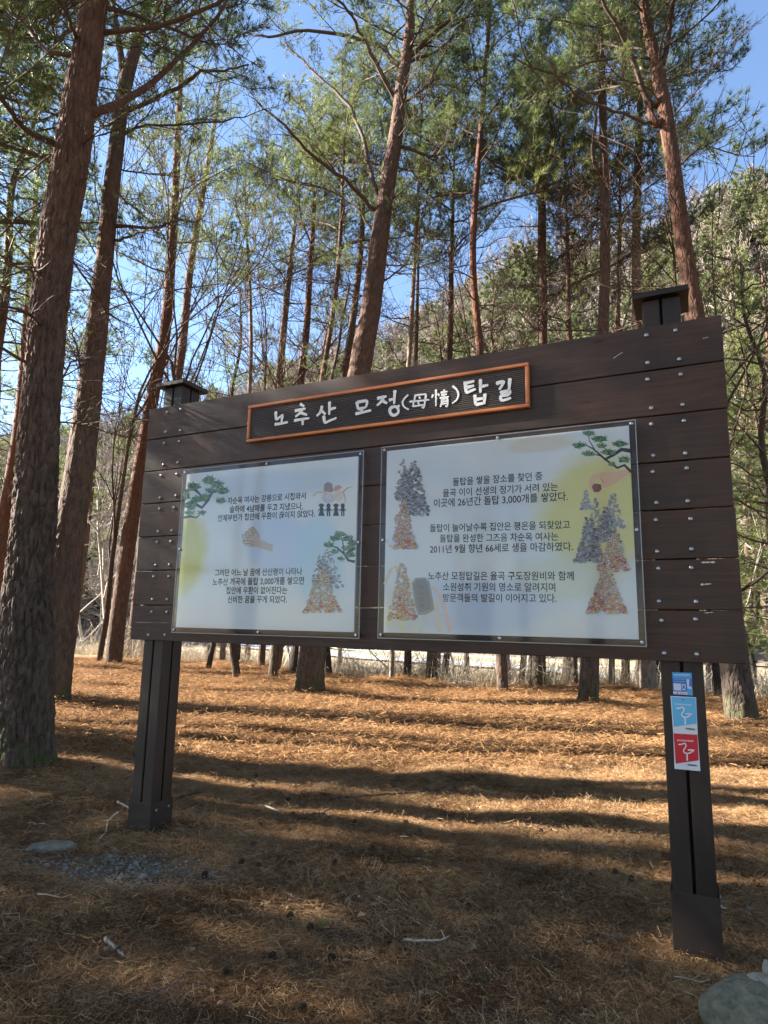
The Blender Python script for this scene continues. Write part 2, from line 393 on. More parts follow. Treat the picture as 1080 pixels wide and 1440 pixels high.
T('pale barked trunk beside the right post of the board', (912, 980), [(905, 740), (895, 400), (898, 200), (905, 60)],
  [29, 20, 13, 11, 7], 'bark_pale', 16, .55, 1.0, seed=11, seg=24, dead=5)
T('straight reddish trunk below the middle of the right poster', (708, 978), [(695, 740), (675, 495), (665, 350), (678, 160), (690, 0)],
  [22, 16, 12, 11, 9, 6], 'bark_red', 20, .5, 1.0, seed=12, seg=24, disp=.01, dead=5)
T('slim trunk close behind the left side of the tall straight pine', (808, 975), [(805, 740), (800, 470), (797, 330)],
  [12, 10, 8, 5], 'bark_mid', 10, .55, 1.0, seed=13, dead=4)
T('slim tan trunk between the tall straight pine and the pale trunk', (860, 977), [(862, 740), (868, 480), (872, 300)],
  [11, 9, 8, 5], 'bark_pale', 9, .6, 1.0, seed=14, dead=4)
T('thick pale-sided trunk seen under the middle of the board', (606, 959), [(614, 740), (632, 500), (635, 350), (638, 250)],
  [20, 14, 9, 7, 4], 'bark_mid', 14, .55, 1.0, seed=15, seg=20, dead=5)
T('dark slim trunk left of the thick pale-sided trunk', (573, 958), [(577, 740), (584, 520), (588, 380)],
  [14, 10, 7, 4], 'bark_dark', 8, .7, 1.0, seed=16, dead=5)
T('thin pale trunk with a stub at its foot, right of the mossy pine', (550, 963), [(558, 740), (575, 510), (585, 330), (592, 190)],
  [9, 8, 7, 6, 3], 'bark_pale', 10, .65, 1.0, seed=17, dead=7)
T('dark trunk half hidden behind the mossy-based pine', (412, 950), [(430, 830), (486, 515), (500, 420), (508, 340), (514, 220)],
  [22, 17, 11, 10, 9, 5], 'bark_dark', 15, .6, 1.0, seed=18, dead=6)
T('twin-stemmed pine left of the mossy-based pine', (382, 960), [(398, 830), (455, 522), (475, 380), (482, 250)],
  [17, 12, 8, 7, 4], 'bark_mid', 13, .6, 1.0, seed=19, dead=6, limbs=[([(392, 930), (412, 800), (468, 520), (492, 400)], 9, -.3)])
T('narrow trunk left of the twin-stemmed pine', (366, 942), [(378, 830), (425, 520), (436, 380), (446, 230)],
  [13, 11, 11, 9, 5], 'bark_red', 15, .55, 1.0, seed=20, dead=6)
T('dark trunk farthest left in the gap under the left poster', (328, 936), [(342, 830), (390, 540), (402, 430), (416, 300)],
  [20, 14, 11, 10, 5], 'bark_dark', 16, .55, 1.0, seed=21, dead=6)
T('tan slim trunk touching the farthest left dark trunk', (312, 934), [(320, 830), (350, 560), (352, 420), (345, 300)],
  [11, 8, 6, 5, 3], 'bark_pale', 9, .6, .6, seed=22, dead=7)

# ------------------------------------------------------------------ ground sheets
EARTH = [(Gp(185, 1232), .55, .27), (Gp(480, 1310), .36, .22), (Gp(240, 1400), .28, .15), (Gp(700, 1425), .38, .2), (Gp(60, 1215), .3, .2), (Gp(820, 1192), .4, .1)]
GRAVEL = Gp(185, 1232)
def earth(X, Y):
    r = np.zeros_like(X)
    for c, a, b in EARTH:
        d = np.hypot((X - c.x) / a, (Y - c.y) / (b + .05)) + fbm(X * 5, Y * 5, 3) * 1.3
        r = np.maximum(r, np.clip((1.5 - d) * .8, 0, 1))
    return np.clip(r, 0, 1) * .8
def field(X, Y):
    e = np.interp(X, EX, EY)
    return np.clip((Y - e) / 2.5, 0, 1)
def warp(a, b, n, k):
    t = np.linspace(-1, 1, n); s = np.sinh(t * k) / np.sinh(k)
    return np.where(s < 0, -s * a, s * b)
gx = warp(-420, 420, 420, 5.2); gy = -20 + 0 * gx[:1]
gy = np.concatenate([np.linspace(-36, .6, 24), np.linspace(.7, 9, 190), np.linspace(9.1, 32, 180), np.linspace(33, 110, 60), np.linspace(120, 900, 20)])
ground = grid_mesh('ground', gx, gy, ground_h, M['ground'], {'earth': earth, 'field': field})
tag(ground, kind='structure')
hs_ = grid_mesh('hillside', np.linspace(-330, 260, 150), np.linspace(48, 330, 110), hill_h, M['hill']); tag(hs_, kind='structure')

# road ribbon
ctr = [(-60, 120), (-30, 90), (-12, 70), (0, 56), (8, 47), (14, 40), (20, 33.5), (32, 22), (60, 0)]
cp = catmull([(a, b, 0) for a, b in ctr], 60); mb = MB()
for i, p in enumerate(cp):
    t = cp[min(i + 1, 59)] - cp[max(i - 1, 0)]; t /= np.linalg.norm(t); n_ = np.array([-t[1], t[0], 0])
    for s_ in (-1.9, 1.9):
        q = p + n_ * s_; mb.v.append((q[0], q[1], max(gz(q[0], q[1]), gz(p[0], p[1])) + .12))
for i in range(59): mb.f.append((2 * i, 2 * i + 1, 2 * i + 3, 2 * i + 2)); mb.m.append(0)
tag(mb.build('road', M['road']), kind='structure')

# guard rail along the road (near side)
gr = empty('guard_rail', (cp[20][0], cp[20][1], 0)); tag(gr, 'white and blue guard rail along the pale road beyond the grove', 'guard rail')
mw = flat('rail_white', (.52, .53, .54), .4); mbl = flat('rail_blue', (.18, .27, .5), .4)
pr_ = []
for i in range(12, 58):
    p = cp[i]; t = cp[i + 1] - cp[i - 1]; t /= np.linalg.norm(t); n_ = np.array([-t[1], t[0], 0]); q = p - n_ * 2.1
    if q[1] < 0: q = p + n_ * 2.1
    pr_.append((q[0], q[1], gz(p[0], p[1])))
pr_ = [tuple(a) for a in pr_]
gb = gr.location
for i, q in enumerate(pr_):
    mb = MB(); x, y, z = q[0] - gb.x, q[1] - gb.y, q[2]
    mb.tube([(x, y, z - .3), (x, y, z + .95)], .035, 6); mb.build('rail_post', mw, gr)
for h, mm in ((.45, mbl), (.85, mw)):
    mb = MB(); mb.tube([(q[0] - gb.x, q[1] - gb.y, q[2] + h) for q in pr_], .028, 6); mb.build('rail_beam', mm, gr)

# ------------------------------------------------------------------ vegetation generators
def rv(r_, s=1): return Vector((r_.gauss(0, s), r_.gauss(0, s), r_.gauss(0, s)))
def needles_at(mb, p, d, r_, n, L, wd, spread=.9, m=0):
    d = d.normalized()
    for i in range(n):
        a = (d + rv(r_, spread * .62)).normalized()
        l = L * r_.uniform(.75, 1.15)
        s = a.cross(rv(r_)).normalized() * wd * .5
        b = p + rv(r_, .006)
        k = len(mb.v); mb.v += [tuple(b - s), tuple(b + s), tuple(b + a * l)]; mb.f.append((k, k + 1, k + 2)); mb.m.append(m)

def make_bough(seed, L=2.4, nn=16, wd=.0065, dens=1.0, bare=False, NL=.105):
    """a pine bough along +X: wood mesh and needle mesh"""
    r_ = random.Random(seed); W = MB(); N = MB()
    pts = []; p = Vector((0, 0, 0)); d = Vector((1, 0, r_.uniform(-.1, .15))).normalized()
    ns_ = 9
    for i in range(ns_ + 1):
        pts.append(p.copy()); d = (d + Vector((0, r_.gauss(0, .15), r_.gauss(.02, .12)))).normalized(); p = p + d * L / ns_
    W.tube(pts, [.024 * L / 2.4 * (1 - .78 * i / ns_) for i in range(ns_ + 1)], 5)
    for i in range(2, ns_ + 1):
        t = i / ns_
        for s in range(2 if r_.random() < .8 else 3):
            side = (-1 if (i + s) % 2 else 1) * r_.uniform(.6, 1.1)
            dd = ((pts[i] - pts[i - 1]).normalized() * r_.uniform(.5, 1) + Vector((0, side, r_.uniform(-.15, .55)))).normalized()
            l = L * (.42 * (1 - t) + .14) * r_.uniform(.7, 1.2)
            q = pts[i].lerp(pts[i - 1], r_.random()); tw = [q.copy()]; k = 4
            for j in range(k):
                dd = (dd + rv(r_, .16) + Vector((0, 0, .10))).normalized(); q = q + dd * l / k; tw.append(q.copy())
            W.tube(tw, [.0085, .0075, .006, .005, .003], 3, cap=False)
            for j in range(1, k + 1):
                for s2 in range(2 if dens > .7 else 1):
                    d3 = (dd * .8 + rv(r_, .55) + Vector((0, 0, .25))).normalized()
                    l3 = r_.uniform(.10, .26) * L / 2.4; e = tw[j] + d3 * l3
                    W.tube([tw[j], tw[j].lerp(e, .5) + rv(r_, .01), e], [.005, .004, .002], 3, cap=False)
                    if bare: continue
                    if r_.random() < .92: needles_at(N, e, d3, r_, nn, NL, wd)
                    if dens > .9 and r_.random() < .6: needles_at(N, tw[j].lerp(e, .55), d3, r_, nn // 2, NL, wd)
            if not bare: needles_at(N, tw[-1], dd, r_, nn, NL, wd)
    return W.mesh('branch', [M['branch']], True), (None if bare else N)
BOUGH = []
for i in range(7):
    W, N = make_bough(100 + i, 2.4, 26, .0055, 1.0, NL=.125)
    n1 = N.mesh('needles', [M['needle']]); n2 = N.mesh('needles', [M['needle_y']])
    BOUGH.append((W, n1, n2))
DEAD = [make_bough(200 + i, 1.9, bare=True, dens=.5)[0] for i in range(5)]

def trunk_mesh(pts, rad, seg, step, disp, name, m, seed=0, flare=1.0, base_r=.3):
    """resample, ring by ring, with real bark relief"""
    ps = [Vector(p) for p in pts]
    Ls = [0]
    for a, b in zip(ps, ps[1:]): Ls.append(Ls[-1] + (b - a).length)
    n = max(8, int(Ls[-1] / step)); cps = catmull(ps, n * 1)
    rads = np.interp(np.linspace(0, len(ps) - 1, n), range(len(ps)), rad)
    V = []; u = Vector((1, 0, 0)); F = []
    off = seed * 13.7
    for i in range(n):
        p = Vector(cps[i]); t = (Vector(cps[min(i + 1, n - 1)]) - Vector(cps[max(i - 1, 0)])).normalized()
        u = (u - t * u.dot(t)).normalized(); w_ = t.cross(u)
        z = p.z - ps[0].z
        fl = 1 + (flare - 1) * math.exp(-max(z, 0) / (.45 * base_r + .12))
        for k in range(seg):
            a = 2 * math.pi * k / seg; ca, sa = math.cos(a), math.sin(a)
            r0 = rads[i]
            f2 = fl * (1 + (.17 * math.sin(a * 4 + seed) + .10 * math.sin(a * 7 + 2 * seed)) * math.exp(-max(z, 0) / .22)) if fl > 1.01 else fl
            r = r0 * f2
            if disp:
                q = Vector((ca * r0, sa * r0, 0))
                warpz = noise.noise(Vector((q.x * 9, q.y * 9, z * 3 + off))) * .25
                dd = noise.voronoi(Vector((q.x * 17 + warpz, q.y * 17 - warpz, z * 5.2 + off)))[0]
                e = min(1, (dd[1] - dd[0]) * 4.0) ** .8
                amp = disp * (1 if z < 3 else max(.45, 1 - (z - 3) * .12))
                r += amp * (e - 1.22) + noise.noise(Vector((q.x * 40, q.y * 40, z * 14 + off))) * amp * .35
                r += noise.noise(Vector((q.x * 3, q.y * 3, z * 1.2 + off))) * r0 * .07 - r0 * .04
            V.append(p + (u * ca + w_ * sa) * r)
    for i in range(n - 1):
        for k in range(seg):
            k2 = (k + 1) % seg; F.append((i * seg + k, i * seg + k2, (i + 1) * seg + k2, (i + 1) * seg + k))
    me = bpy.data.meshes.new(name); me.from_pydata([tuple(v) for v in V], [], F); me.materials.append(m)
    me.polygons.foreach_set('use_smooth', [True] * len(F)); me.update()
    return me

def place_bough(root, p, az, el, s, r_, nv='needle', dead=False):
    rot = Euler((r_.uniform(-.5, .5), -el, az), 'XYZ')
    if dead:
        return link('branch', r_.choice(DEAD), root, p, rot, s)
    W, n1, n2 = r_.choice(BOUGH)
    b = link('branch', W, root, p, rot, s)
    nd = link('needles', n2 if (nv == 'needle_y' or r_.random() < .25) else n1, b)
    return b

def along(path, t):
    i = min(int(t * (len(path) - 1)), len(path) - 2); f = t * (len(path) - 1) - i
    return Vector(path[i]).lerp(Vector(path[i + 1]), f)

n_tree = 0
for td in TREES:
    r_ = random.Random(td['seed'] * 31 + 5)
    b = td['b']; D = b.y; z0 = gz(b.x, b.y)
    root = empty(td['name'], (b.x, b.y, z0)); tag(root, td['label'], 'tree', 'pines of the grove')
    pts = [Vector((0, 0, -.25))]; rad = [td['wid'][0] / FOC * D / 2 / td['flare']]
    for i, (px, py) in enumerate(td['path']):
        q = P(px, py, D + td['lean_y'] * (i + 1) / len(td['path'])); rad.append(td['wid'][i + 1] / FOC * D / 2)
        pts.append(q - root.location)
    top = pts[-1]; td['extra'] += 1.5; td['zs'] = min(.85, td['zs'] + .04); dr = (pts[-1] - pts[-2]).normalized()
    if td['extra'] > 0:
        pts.append(top + (dr * .5 + Vector((0, 0, .6))) * td['extra'] * .8); rad.append(rad[-1] * .35)
    big = td['seg'] > 40
    me = trunk_mesh(pts, rad, td['seg'], .035 if big and D < 9 else (.055 if td['disp'] else .25), td['disp'], 'trunk', M[td['bark']], td['seed'], td['flare'], rad[0])
    link('trunk', me, root)
    # limbs traced where they stand
    for (lp, wpx, dy) in td['limbs']:
        lpts = [P(px, py, D + dy * i / (len(lp) - 1) * 2.2) - root.location for i, (px, py) in enumerate(lp)]
        # start inside the trunk
        j0 = min(range(60), key=lambda k: (along(pts, k / 59) - lpts[0]).length); s0 = along(pts, j0 / 59)
        sm = [Vector(v) for v in catmull([s0] + lpts, 22)]
        for k in range(2, 22): sm[k] += rv(r_, .012 * D / 10)
        r0 = wpx / FOC * D / 2
        mb = MB(); mb.tube(sm, [r0 * (1.15 - .8 * k / 21) for k in range(22)], 8)
        Ll = sum((a - c).length for a, c in zip(sm, sm[1:]))
        for k in range(5, 22, 1):            # bare side twigs
            if r_.random() < .65 and Ll > .8:
                dd = ((sm[k] - sm[k - 1]).normalized() + rv(r_, .8)).normalized(); q = sm[k].copy(); tw = [q.copy()]
                l = r_.uniform(.3, .9)
                for j in range(4): dd = (dd + rv(r_, .2) + Vector((0, 0, .08))).normalized(); q = q + dd * l / 4; tw.append(q.copy())
                mb.tube(tw, [.008, .007, .005, .004, .002], 4, cap=False)
        br = mb.build('branch', M['branch'] if wpx < 12 else M[td['bark']], root, True)
        if Ll > 1.0:
            for k in range(7, 22, 2):
                if r_.random() < (.32 if D < 13 else .6) * min(1, Ll / 3):
                    dd = (sm[k] - sm[k - 1]).normalized() + rv(r_, .55) + Vector((0, 0, .2))
                    W, n1, n2 = r_.choice(BOUGH); s = r_.uniform(.38, .62)
                    rot = Euler((r_.uniform(-.5, .5), -math.atan2(dd.z, math.hypot(dd.x, dd.y)), math.atan2(dd.y, dd.x)))
                    bb = link('bough', W, br, sm[k], rot, s); n_ = n1 if r_.random() < .75 else n2
                    # needles join the bough as one sub-part level below the limb
                    link('needles', n_, br, sm[k], rot, s)
    # crown
    nb = int(td['boughs'] * 1.3)
    for k in range(nb):
        t = td['zs'] + (1 - td['zs']) * ((k + r_.random() * .8) / nb) ** .9
        p = along(pts, min(t, .995)); az = k * 2.4 + r_.uniform(-.5, .5)
        rel = (t - td['zs']) / (1 - td['zs'])
        s = td['bsize'] * (1.4 - .8 * rel) * r_.uniform(.7, 1.15)
        el = r_.uniform(.05, .6) + td['upf'] * rel
        place_bough(root, p, az, el, s, r_, td['needle'])
    for k in range(td['dead'] * 2 + 2):
        t = td['zs'] * r_.uniform(.45, 1.0); p = along(pts, t)
        place_bough(root, p, r_.uniform(0, 6.28), r_.uniform(-.2, .5), r_.uniform(.5, 1.1), r_, dead=True)
    n_tree += 1

# ---- generic pines (same kind, whole crown merged for speed) in variants
def full_pine(seed, H, zs, nb, size, r0, mbark, needle, dens=1.15, nn=18, wd=.0085, NL=.14):
    r_ = random.Random(seed)
    pts = [Vector((0, 0, -.4))]
    lx, ly = r_.uniform(-.05, .05), r_.uniform(-.05, .05)
    for i in range(1, 8):
        z = H * i / 7; pts.append(Vector((lx * z + r_.gauss(0, .12), ly * z + r_.gauss(0, .12), z)))
    tm = trunk_mesh(pts, [r0 * (1 - .85 * i / 7) for i in range(8)], 10, .5, 0, 'trunk', M[mbark], seed, 1.3, r0)
    C = MB()
    for k in range(nb):
        t = zs + (1 - zs) * ((k + r_.random()) / nb); p = along(pts, min(t, .99)); rel = (t - zs) / (1 - zs)
        L = size * (1.2 - .8 * rel) * r_.uniform(.75, 1.15); az = k * 2.4 + r_.uniform(-.4, .4); el = r_.uniform(-.15, .35) + .4 * rel
        ax = Vector((math.cos(az) * math.cos(el), math.sin(az) * math.cos(el), math.sin(el)))
        pl = [p + ax * L * j / 4 + rv(r_, .06) for j in range(5)]; pl[0] = p
        C.tube(pl, [.03, .025, .018, .012, .006], 4, mat=1, cap=False)
        nt_ = int(22 * dens * L)
        for j in range(nt_):
            s = r_.uniform(.35, 1.0) ** .8; c = along(pl, s); sd = Vector((-ax.y, ax.x, 0))
            q = c + sd * r_.gauss(0, .26 * L * (1.15 - s)) + Vector((0, 0, r_.gauss(.06, .10))) + rv(r_, .05)
            if r_.random() < .35: C.tube([c, c.lerp(q, .6) + rv(r_, .03), q], [.008, .006, .003], 3, mat=1, cap=False)
            needles_at(C, q, (q - c).normalized() + Vector((0, 0, .6)), r_, nn, NL, wd, 1.0)
    return tm, C.mesh('crown', [M[needle], M['branch']])
PV = [full_pine(300, 15, .5, 34, 2.6, .17, 'bark_red', 'needle'), full_pine(301, 17, .45, 40, 2.8, .2, 'bark_mid', 'needle'),
      full_pine(302, 13, .3, 40, 2.5, .15, 'bark_mid', 'needle_y'), full_pine(303, 11, .15, 44, 2.4, .14, 'bark_dark', 'needle_y', 1.0)]
def add_pine(x, y, v, s, label, group, rz=None, z=None):
    z = gz(x, y) if z is None else z
    root = empty('pine_tree', (x, y, z), rng.uniform(0, 6.28) if rz is None else rz); root.scale = (s, s, s)
    tag(root, label, 'tree', group)
    tm, cm = PV[v]
    link('trunk', tm, root); link('crown', cm, root)
    return root

# pines behind, seen through the grove (px, depth, variant, scale, label)
BACK = [(30, 30, 1, 1.0, 'green crown between the big left pine and the photo edge'), (205, 27, 0, .95, 'pine behind the leaning red pine, above the left post cap'),
        (300, 26, 1, 1.0, 'tall pine rising over the left third of the board'), (355, 31, 2, 1.0, 'pale green pine over the left end of the name plate'),
        (455, 24, 0, 1.05, 'pine crown left of the mossy-based pine, high over the name plate'), (480, 34, 2, .95, 'distant pale pine behind the twin-stemmed pine'),
        (610, 24, 0, 1.0, 'pine crown right of the middle trunk'), (655, 30, 2, .9, 'paler pine above the right end of the name plate'),
        (715, 22, 1, .95, 'dark crowned pine above the top edge of the right poster'), (790, 28, 1, 1.0, 'tall pine between the umbrella pine and the straight pine'),
        (870, 24, 0, 1.0, 'pine crown just left of the right post cap'), (820, 36, 3, 1.05, 'full low-branched pine on the slope behind the straight pine'),
        (985, 23, 1, .95, 'dark pine right of the right post cap'), (1035, 24, 3, 1.05, 'bright green low-branched pine at the right end of the board'),
        (1110, 19, 3, 1.0, 'dense green pine cut by the right edge of the photo'), (1075, 31, 2, 1.1, 'sunlit yellow-green pine behind the right edge'),
        (940, 38, 3, 1.2, 'broad sunlit pine low behind the right post cap'), (1010, 44, 3, 1.2, 'sunlit pine on the lower slope far right'),
        (700, 44, 3, 1.0, 'small pine on the lower slope above the name plate'), (90, 38, 0, 1.0, 'distant pine seen between the two left trunks'),
        (1130, 16, 3, 1.15, 'dense pine standing close behind the right edge of the photo'), (1088, 20, 2, 1.2, 'green pine right of the board behind the leaning pine'), (1045, 29, 2, 1.3, 'tall pale pine right of the right post cap'), (1060, 27, 3, 1.15, 'dense yellow-green pine right of the board, behind the bare tree'), (1150, 24, 3, 1.2, 'green pine reaching in from the right edge above the road'), (1020, 34, 3, 1.25, 'sunlit pine filling the gap right of the board'), (890, 33, 2, 1.1, 'pale pine between the straight pine and the leaning pine'),
        (-60, 24, 1, 1.0, 'pine whose boughs reach in from the upper left edge')]
for px, y, v, s, lb in BACK:
    x = P(px, 800, y).x
    z = float(max(hill_h(np.array(x), np.array(float(y))), gz(x, y))) if y > 50 else gz(x, y)
    add_pine(x, y, v, s, lb, 'pines behind the grove', z=z)

# unseen pines of the grove, added to shade the ground and dim skylight
SHADE_PINES = [(-13, 6.2, 3, 1.15), (-15.5, 8.0, 3, 1.3), (-17.5, 5.0, 2, 1.2), (-19, 7.6, 3, 1.4), (-21, 6.4, 2, 1.4), (-23, 9.2, 3, 1.4), (-24, 6.8, 1, 1.1), (-27, 8.6, 2, 1.5), (-29, 10.4, 1, 1.1), (-26, 4.6, 0, 1.1), (-31, 7.5, 1, 1.1),
          (-7.4, 9.7, 1, 1.0), (-8.7, 12.4, 0, 1.1), (-6.7, 8.0, 0, 1.05), (-10.4, 15.4, 1, 1.1), (-8.0, 7.0, 1, 1.1), (4.5, -1.6, 1, 1.1), (-4.2, -1.4, 1, 1.1), (.5, -3.5, 1, 1.15), (7, 2, 0, 1.1), (8.5, 6, 1, 1.1), (10, 9, 0, 1.1), (12.5, 12, 1, 1.1), (6, -3, 0, 1.2), (-1.5, -6, 0, 1.2), (4, -7, 1, 1.2), (9, 0, 2, 1.3), (12, 3, 2, 1.3), (14, 7, 3, 1.4), (-9.5, 8.7, 1, 1.25), (-11, 10.9, 0, 1.3), (-13, 13.2, 1, 1.3), (-12, 9.2, 0, 1.2), (-14, 4.7, 3, 1.25), (-21, 4.8, 3, 1.4), (-17, 6.6, 3, 1.3), (-14.5, 3.0, 2, 1.1), (-20, 3.2, 1, 1.0), (-16, .5, 3, 1.2), (-12, -1.2, 1, 1.0), (-16, -3, 0, 1), (-22, 0, 2, 1.2), (-17, 21, 1, 1),
          (8, 3, 1, 1), (12, 7, 0, 1), (11, -3, 1, 1), (3, -6, 2, 1.1), (-5, -6, 1, 1), (-8.5, -2.5, 2, 1), (17, 11, 1, 1), (16, 0, 2, 1.1), (0, -10, 3, 1.3), (6, -10, 2, 1.2), (-6, -12, 3, 1.4), (-12, -9, 2, 1.3), (12, -9, 3, 1.4), (3, -15, 3, 1.5), (-3, -17, 1, 1.1), (9, -16, 3, 1.4), (-14, -15, 1, 1.1), (19, -6, 3, 1.4), (-9, -6.5, 0, 1)]
for i, (x, y, v, s_) in enumerate(SHADE_PINES):
    add_pine(x, y, v, s_ * rng.uniform(.95, 1.05), 'unseen pine of the same grove, added outside the picture for its shade', 'unseen shade pines around the picture')

# ---- bare deciduous trees
def bare_tree(seed, H, r0, levels=4, spread=.55, rmin=.004):
    r_ = random.Random(seed); W = MB()
    def grow(p, d, L, r, lv):
        n = 5 if lv < 2 else 3; pl = [p.copy()]
        for i in range(n):
            d = (d + rv(r_, .11) + Vector((0, 0, .05))).normalized(); p = p + d * L / n; pl.append(p.copy())
        W.tube(pl, [max(rmin, r * (1 - .55 * i / n)) for i in range(n + 1)], 6 if lv < 1 else (4 if lv < 2 else 3), cap=False)
        if lv >= levels: return
        k = [5, 5, 4, 3][min(lv, 3)]
        for i in range(k):
            t = r_.uniform(.3, 1) if i else 1.0; q = along(pl, min(t, .999))
            grow(q, (d + rv(r_, spread)).normalized(), L * r_.uniform(.42, .68), r * .42 * r_.uniform(.8, 1.2), lv + 1)
    grow(Vector((0, 0, -.3)), Vector((0, 0, 1)), H * .55, r0, 0)
    return W
BV = [bare_tree(400 + i, [9, 11, 7][i], [.09, .11, .06][i]).mesh('bare_tree_wood', [M['bark_bare']], True) for i in range(3)]
BARE = [(110, 30, 0, 1.0, 'bare grey sapling between the big left pine and the leaning red pine'), (165, 27, 1, 1.0, 'bare white-twigged tree left of the board'), (200, 38, 0, 1.2, 'far bare tree beside the left post cap'),
        (232, 33, 2, 1.2, 'low bare tree close to the left board edge'), (330, 28, 0, 1.1, 'bare tree rising over the left poster'), (420, 33, 1, 1.0, 'bare tree behind the name plate, left part'),
        (545, 27, 0, 1.0, 'bare tree between the mossy-based pine and the thin pale trunk'), (640, 36, 1, 1.0, 'bare tree over the right end of the name plate'), (1050, 21, 1, 1.05, 'tall bare tree near the right edge of the photo'),
        (1090, 26, 0, 1.1, 'bare tree cut by the right edge of the photo'), (1030, 30, 2, 1.3, 'low bare tree right of the board'), (740, 31, 0, 1.0, 'bare tree behind the umbrella pine'),
        (130, 45, 1, 1.2, 'pale bare tree far down the slope at left'), (60, 36, 0, 1.0, 'bare tree mostly hidden by the big left pine')]
BV += [bare_tree(420 + i, [16.5, 14][i], [.11, .09][i], 4, .42, .007).mesh('bare_tree_wood', [M['bark_dark']], True) for i in range(2)]
BARE += [(345, 17, 3, 1.0, 'dark crooked bare tree between the name plate and the left post cap'), (470, 19, 4, 1.1, 'dark bare tree left of the mossy-based pine, above the name plate'), (300, 20, 4, 1.1, 'dark slim bare tree above the left poster'), (620, 18, 4, 1.1, 'dark bare tree right of the mossy-based pine'),
         (720, 19, 3, .9, 'dark branching bare tree left of the umbrella pine'), (1000, 15, 4, 1.0, 'dark bare tree right of the right post cap'), (150, 21, 3, 1.0, 'dark bare tree between the left pines and the board'), (240, 23, 3, 1.1, 'dark bare tree over the left post cap'), (900, 17, 3, .9, 'dark bare tree left of the right post cap')]
for px, y, v, s, lb in BARE:
    x = P(px, 800, y).x
    o = link('bare_tree', BV[v], None, (x, y, gz(x, y)), (0, 0, rng.uniform(0, 6.28)), s); tag(o, lb, 'bare tree', 'bare trees beyond the grove')

# ------------------------------------------------------------------ geometry-nodes scatter for what nobody could count
def scatter(name, pts, rots, scls, idx, meshes, label, cat):
    """one stuff object whose instances share a few small meshes"""
    srcs = bpy.data.collections.new(name + '_pieces')
    for k, me in enumerate(meshes):
        o = bpy.data.objects.new('%s_piece_%02d' % (name, k), me); srcs.objects.link(o)
    me = bpy.data.meshes.new(name); n = len(pts)
    me.vertices.add(n); me.vertices.foreach_set('co', np.asarray(pts, np.float32).ravel())
    a = me.attributes.new('rot', 'FLOAT_VECTOR', 'POINT'); a.data.foreach_set('vector', np.asarray(rots, np.float32).ravel())
    a = me.attributes.new('scl', 'FLOAT', 'POINT'); a.data.foreach_set('value', np.asarray(scls, np.float32))
    a = me.attributes.new('idx', 'INT', 'POINT'); a.data.foreach_set('value', np.asarray(idx, np.int32))
    o = link(name, me)
    ng = bpy.data.node_groups.new(name, 'GeometryNodeTree')
    ng.interface.new_socket('Geometry', in_out='INPUT', socket_type='NodeSocketGeometry')
    ng.interface.new_socket('Geometry', in_out='OUTPUT', socket_type='NodeSocketGeometry')
    N = ng.nodes; L = ng.links
    gi = N.new('NodeGroupInput'); go = N.new('NodeGroupOutput')
    m2p = N.new('GeometryNodeMeshToPoints'); L.new(gi.outputs[0], m2p.inputs['Mesh'])
    iop = N.new('GeometryNodeInstanceOnPoints'); L.new(m2p.outputs[0], iop.inputs['Points'])
    ci = N.new('GeometryNodeCollectionInfo'); ci.inputs['Collection'].default_value = srcs
    ci.inputs['Separate Children'].default_value = True; ci.inputs['Reset Children'].default_value = True
    L.new(ci.outputs[0], iop.inputs['Instance']); iop.inputs['Pick Instance'].default_value = True
    def na(nm, t):
        q = N.new('GeometryNodeInputNamedAttribute'); q.data_type = t; q.inputs[0].default_value = nm; return q.outputs[0]
    L.new(na('idx', 'INT'), iop.inputs['Instance Index'])
    e2r = N.new('FunctionNodeEulerToRotation'); L.new(na('rot', 'FLOAT_VECTOR'), e2r.inputs[0]); L.new(e2r.outputs[0], iop.inputs['Rotation'])
    L.new(na('scl', 'FLOAT'), iop.inputs['Scale'])
    L.new(iop.outputs[0], go.inputs[0])
    md = o.modifiers.new('scatter', 'NODES'); md.node_group = ng
    tag(o, label, cat, kind='stuff')
    return o

# needle bunches
def litter_bunch(seed, n, spread, m, L=(.05, .10), wd=.0016, up=.25, main=None):
    r_ = random.Random(seed); mb = MB()
    for i in range(n):
        c = Vector((r_.gauss(0, spread), r_.gauss(0, spread), r_.uniform(0, .012)))
        a = (main if main is not None else 0) + (r_.gauss(0, .5) if main is not None else r_.uniform(0, 6.28)); l = r_.uniform(*L)
        d = Vector((math.cos(a), math.sin(a), r_.gauss(0.05, up))).normalized(); sd = Vector((-math.sin(a), math.cos(a), r_.gauss(0, .5))).normalized() * wd / 2
        bend = Vector((-math.sin(a), math.cos(a), .6)) * r_.gauss(0, .12) * l
        p0 = c - d * l / 2; p1 = c + bend; p2 = c + d * l / 2
        k = len(mb.v); mb.v += [tuple(p0 - sd), tuple(p0 + sd), tuple(p1 - sd), tuple(p1 + sd), tuple(p2)]
        mb.f += [(k, k + 1, k + 3, k + 2), (k + 2, k + 3, k + 4)]; mb.m += [0, 0]
    return mb.mesh('litter_bunch', [m])
LB = [litter_bunch(1, 34, .05, M['litter']), litter_bunch(2, 34, .06, M['litter']), litter_bunch(3, 30, .05, M['litter2'], main=0), litter_bunch(4, 30, .045, M['litter'], main=0),
      litter_bunch(5, 26, .05, M['litter2'], up=.5)]
LB += [litter_bunch(21, 34, .05, M['litter_old']), litter_bunch(22, 30, .06, M['litter_old'], main=0)]
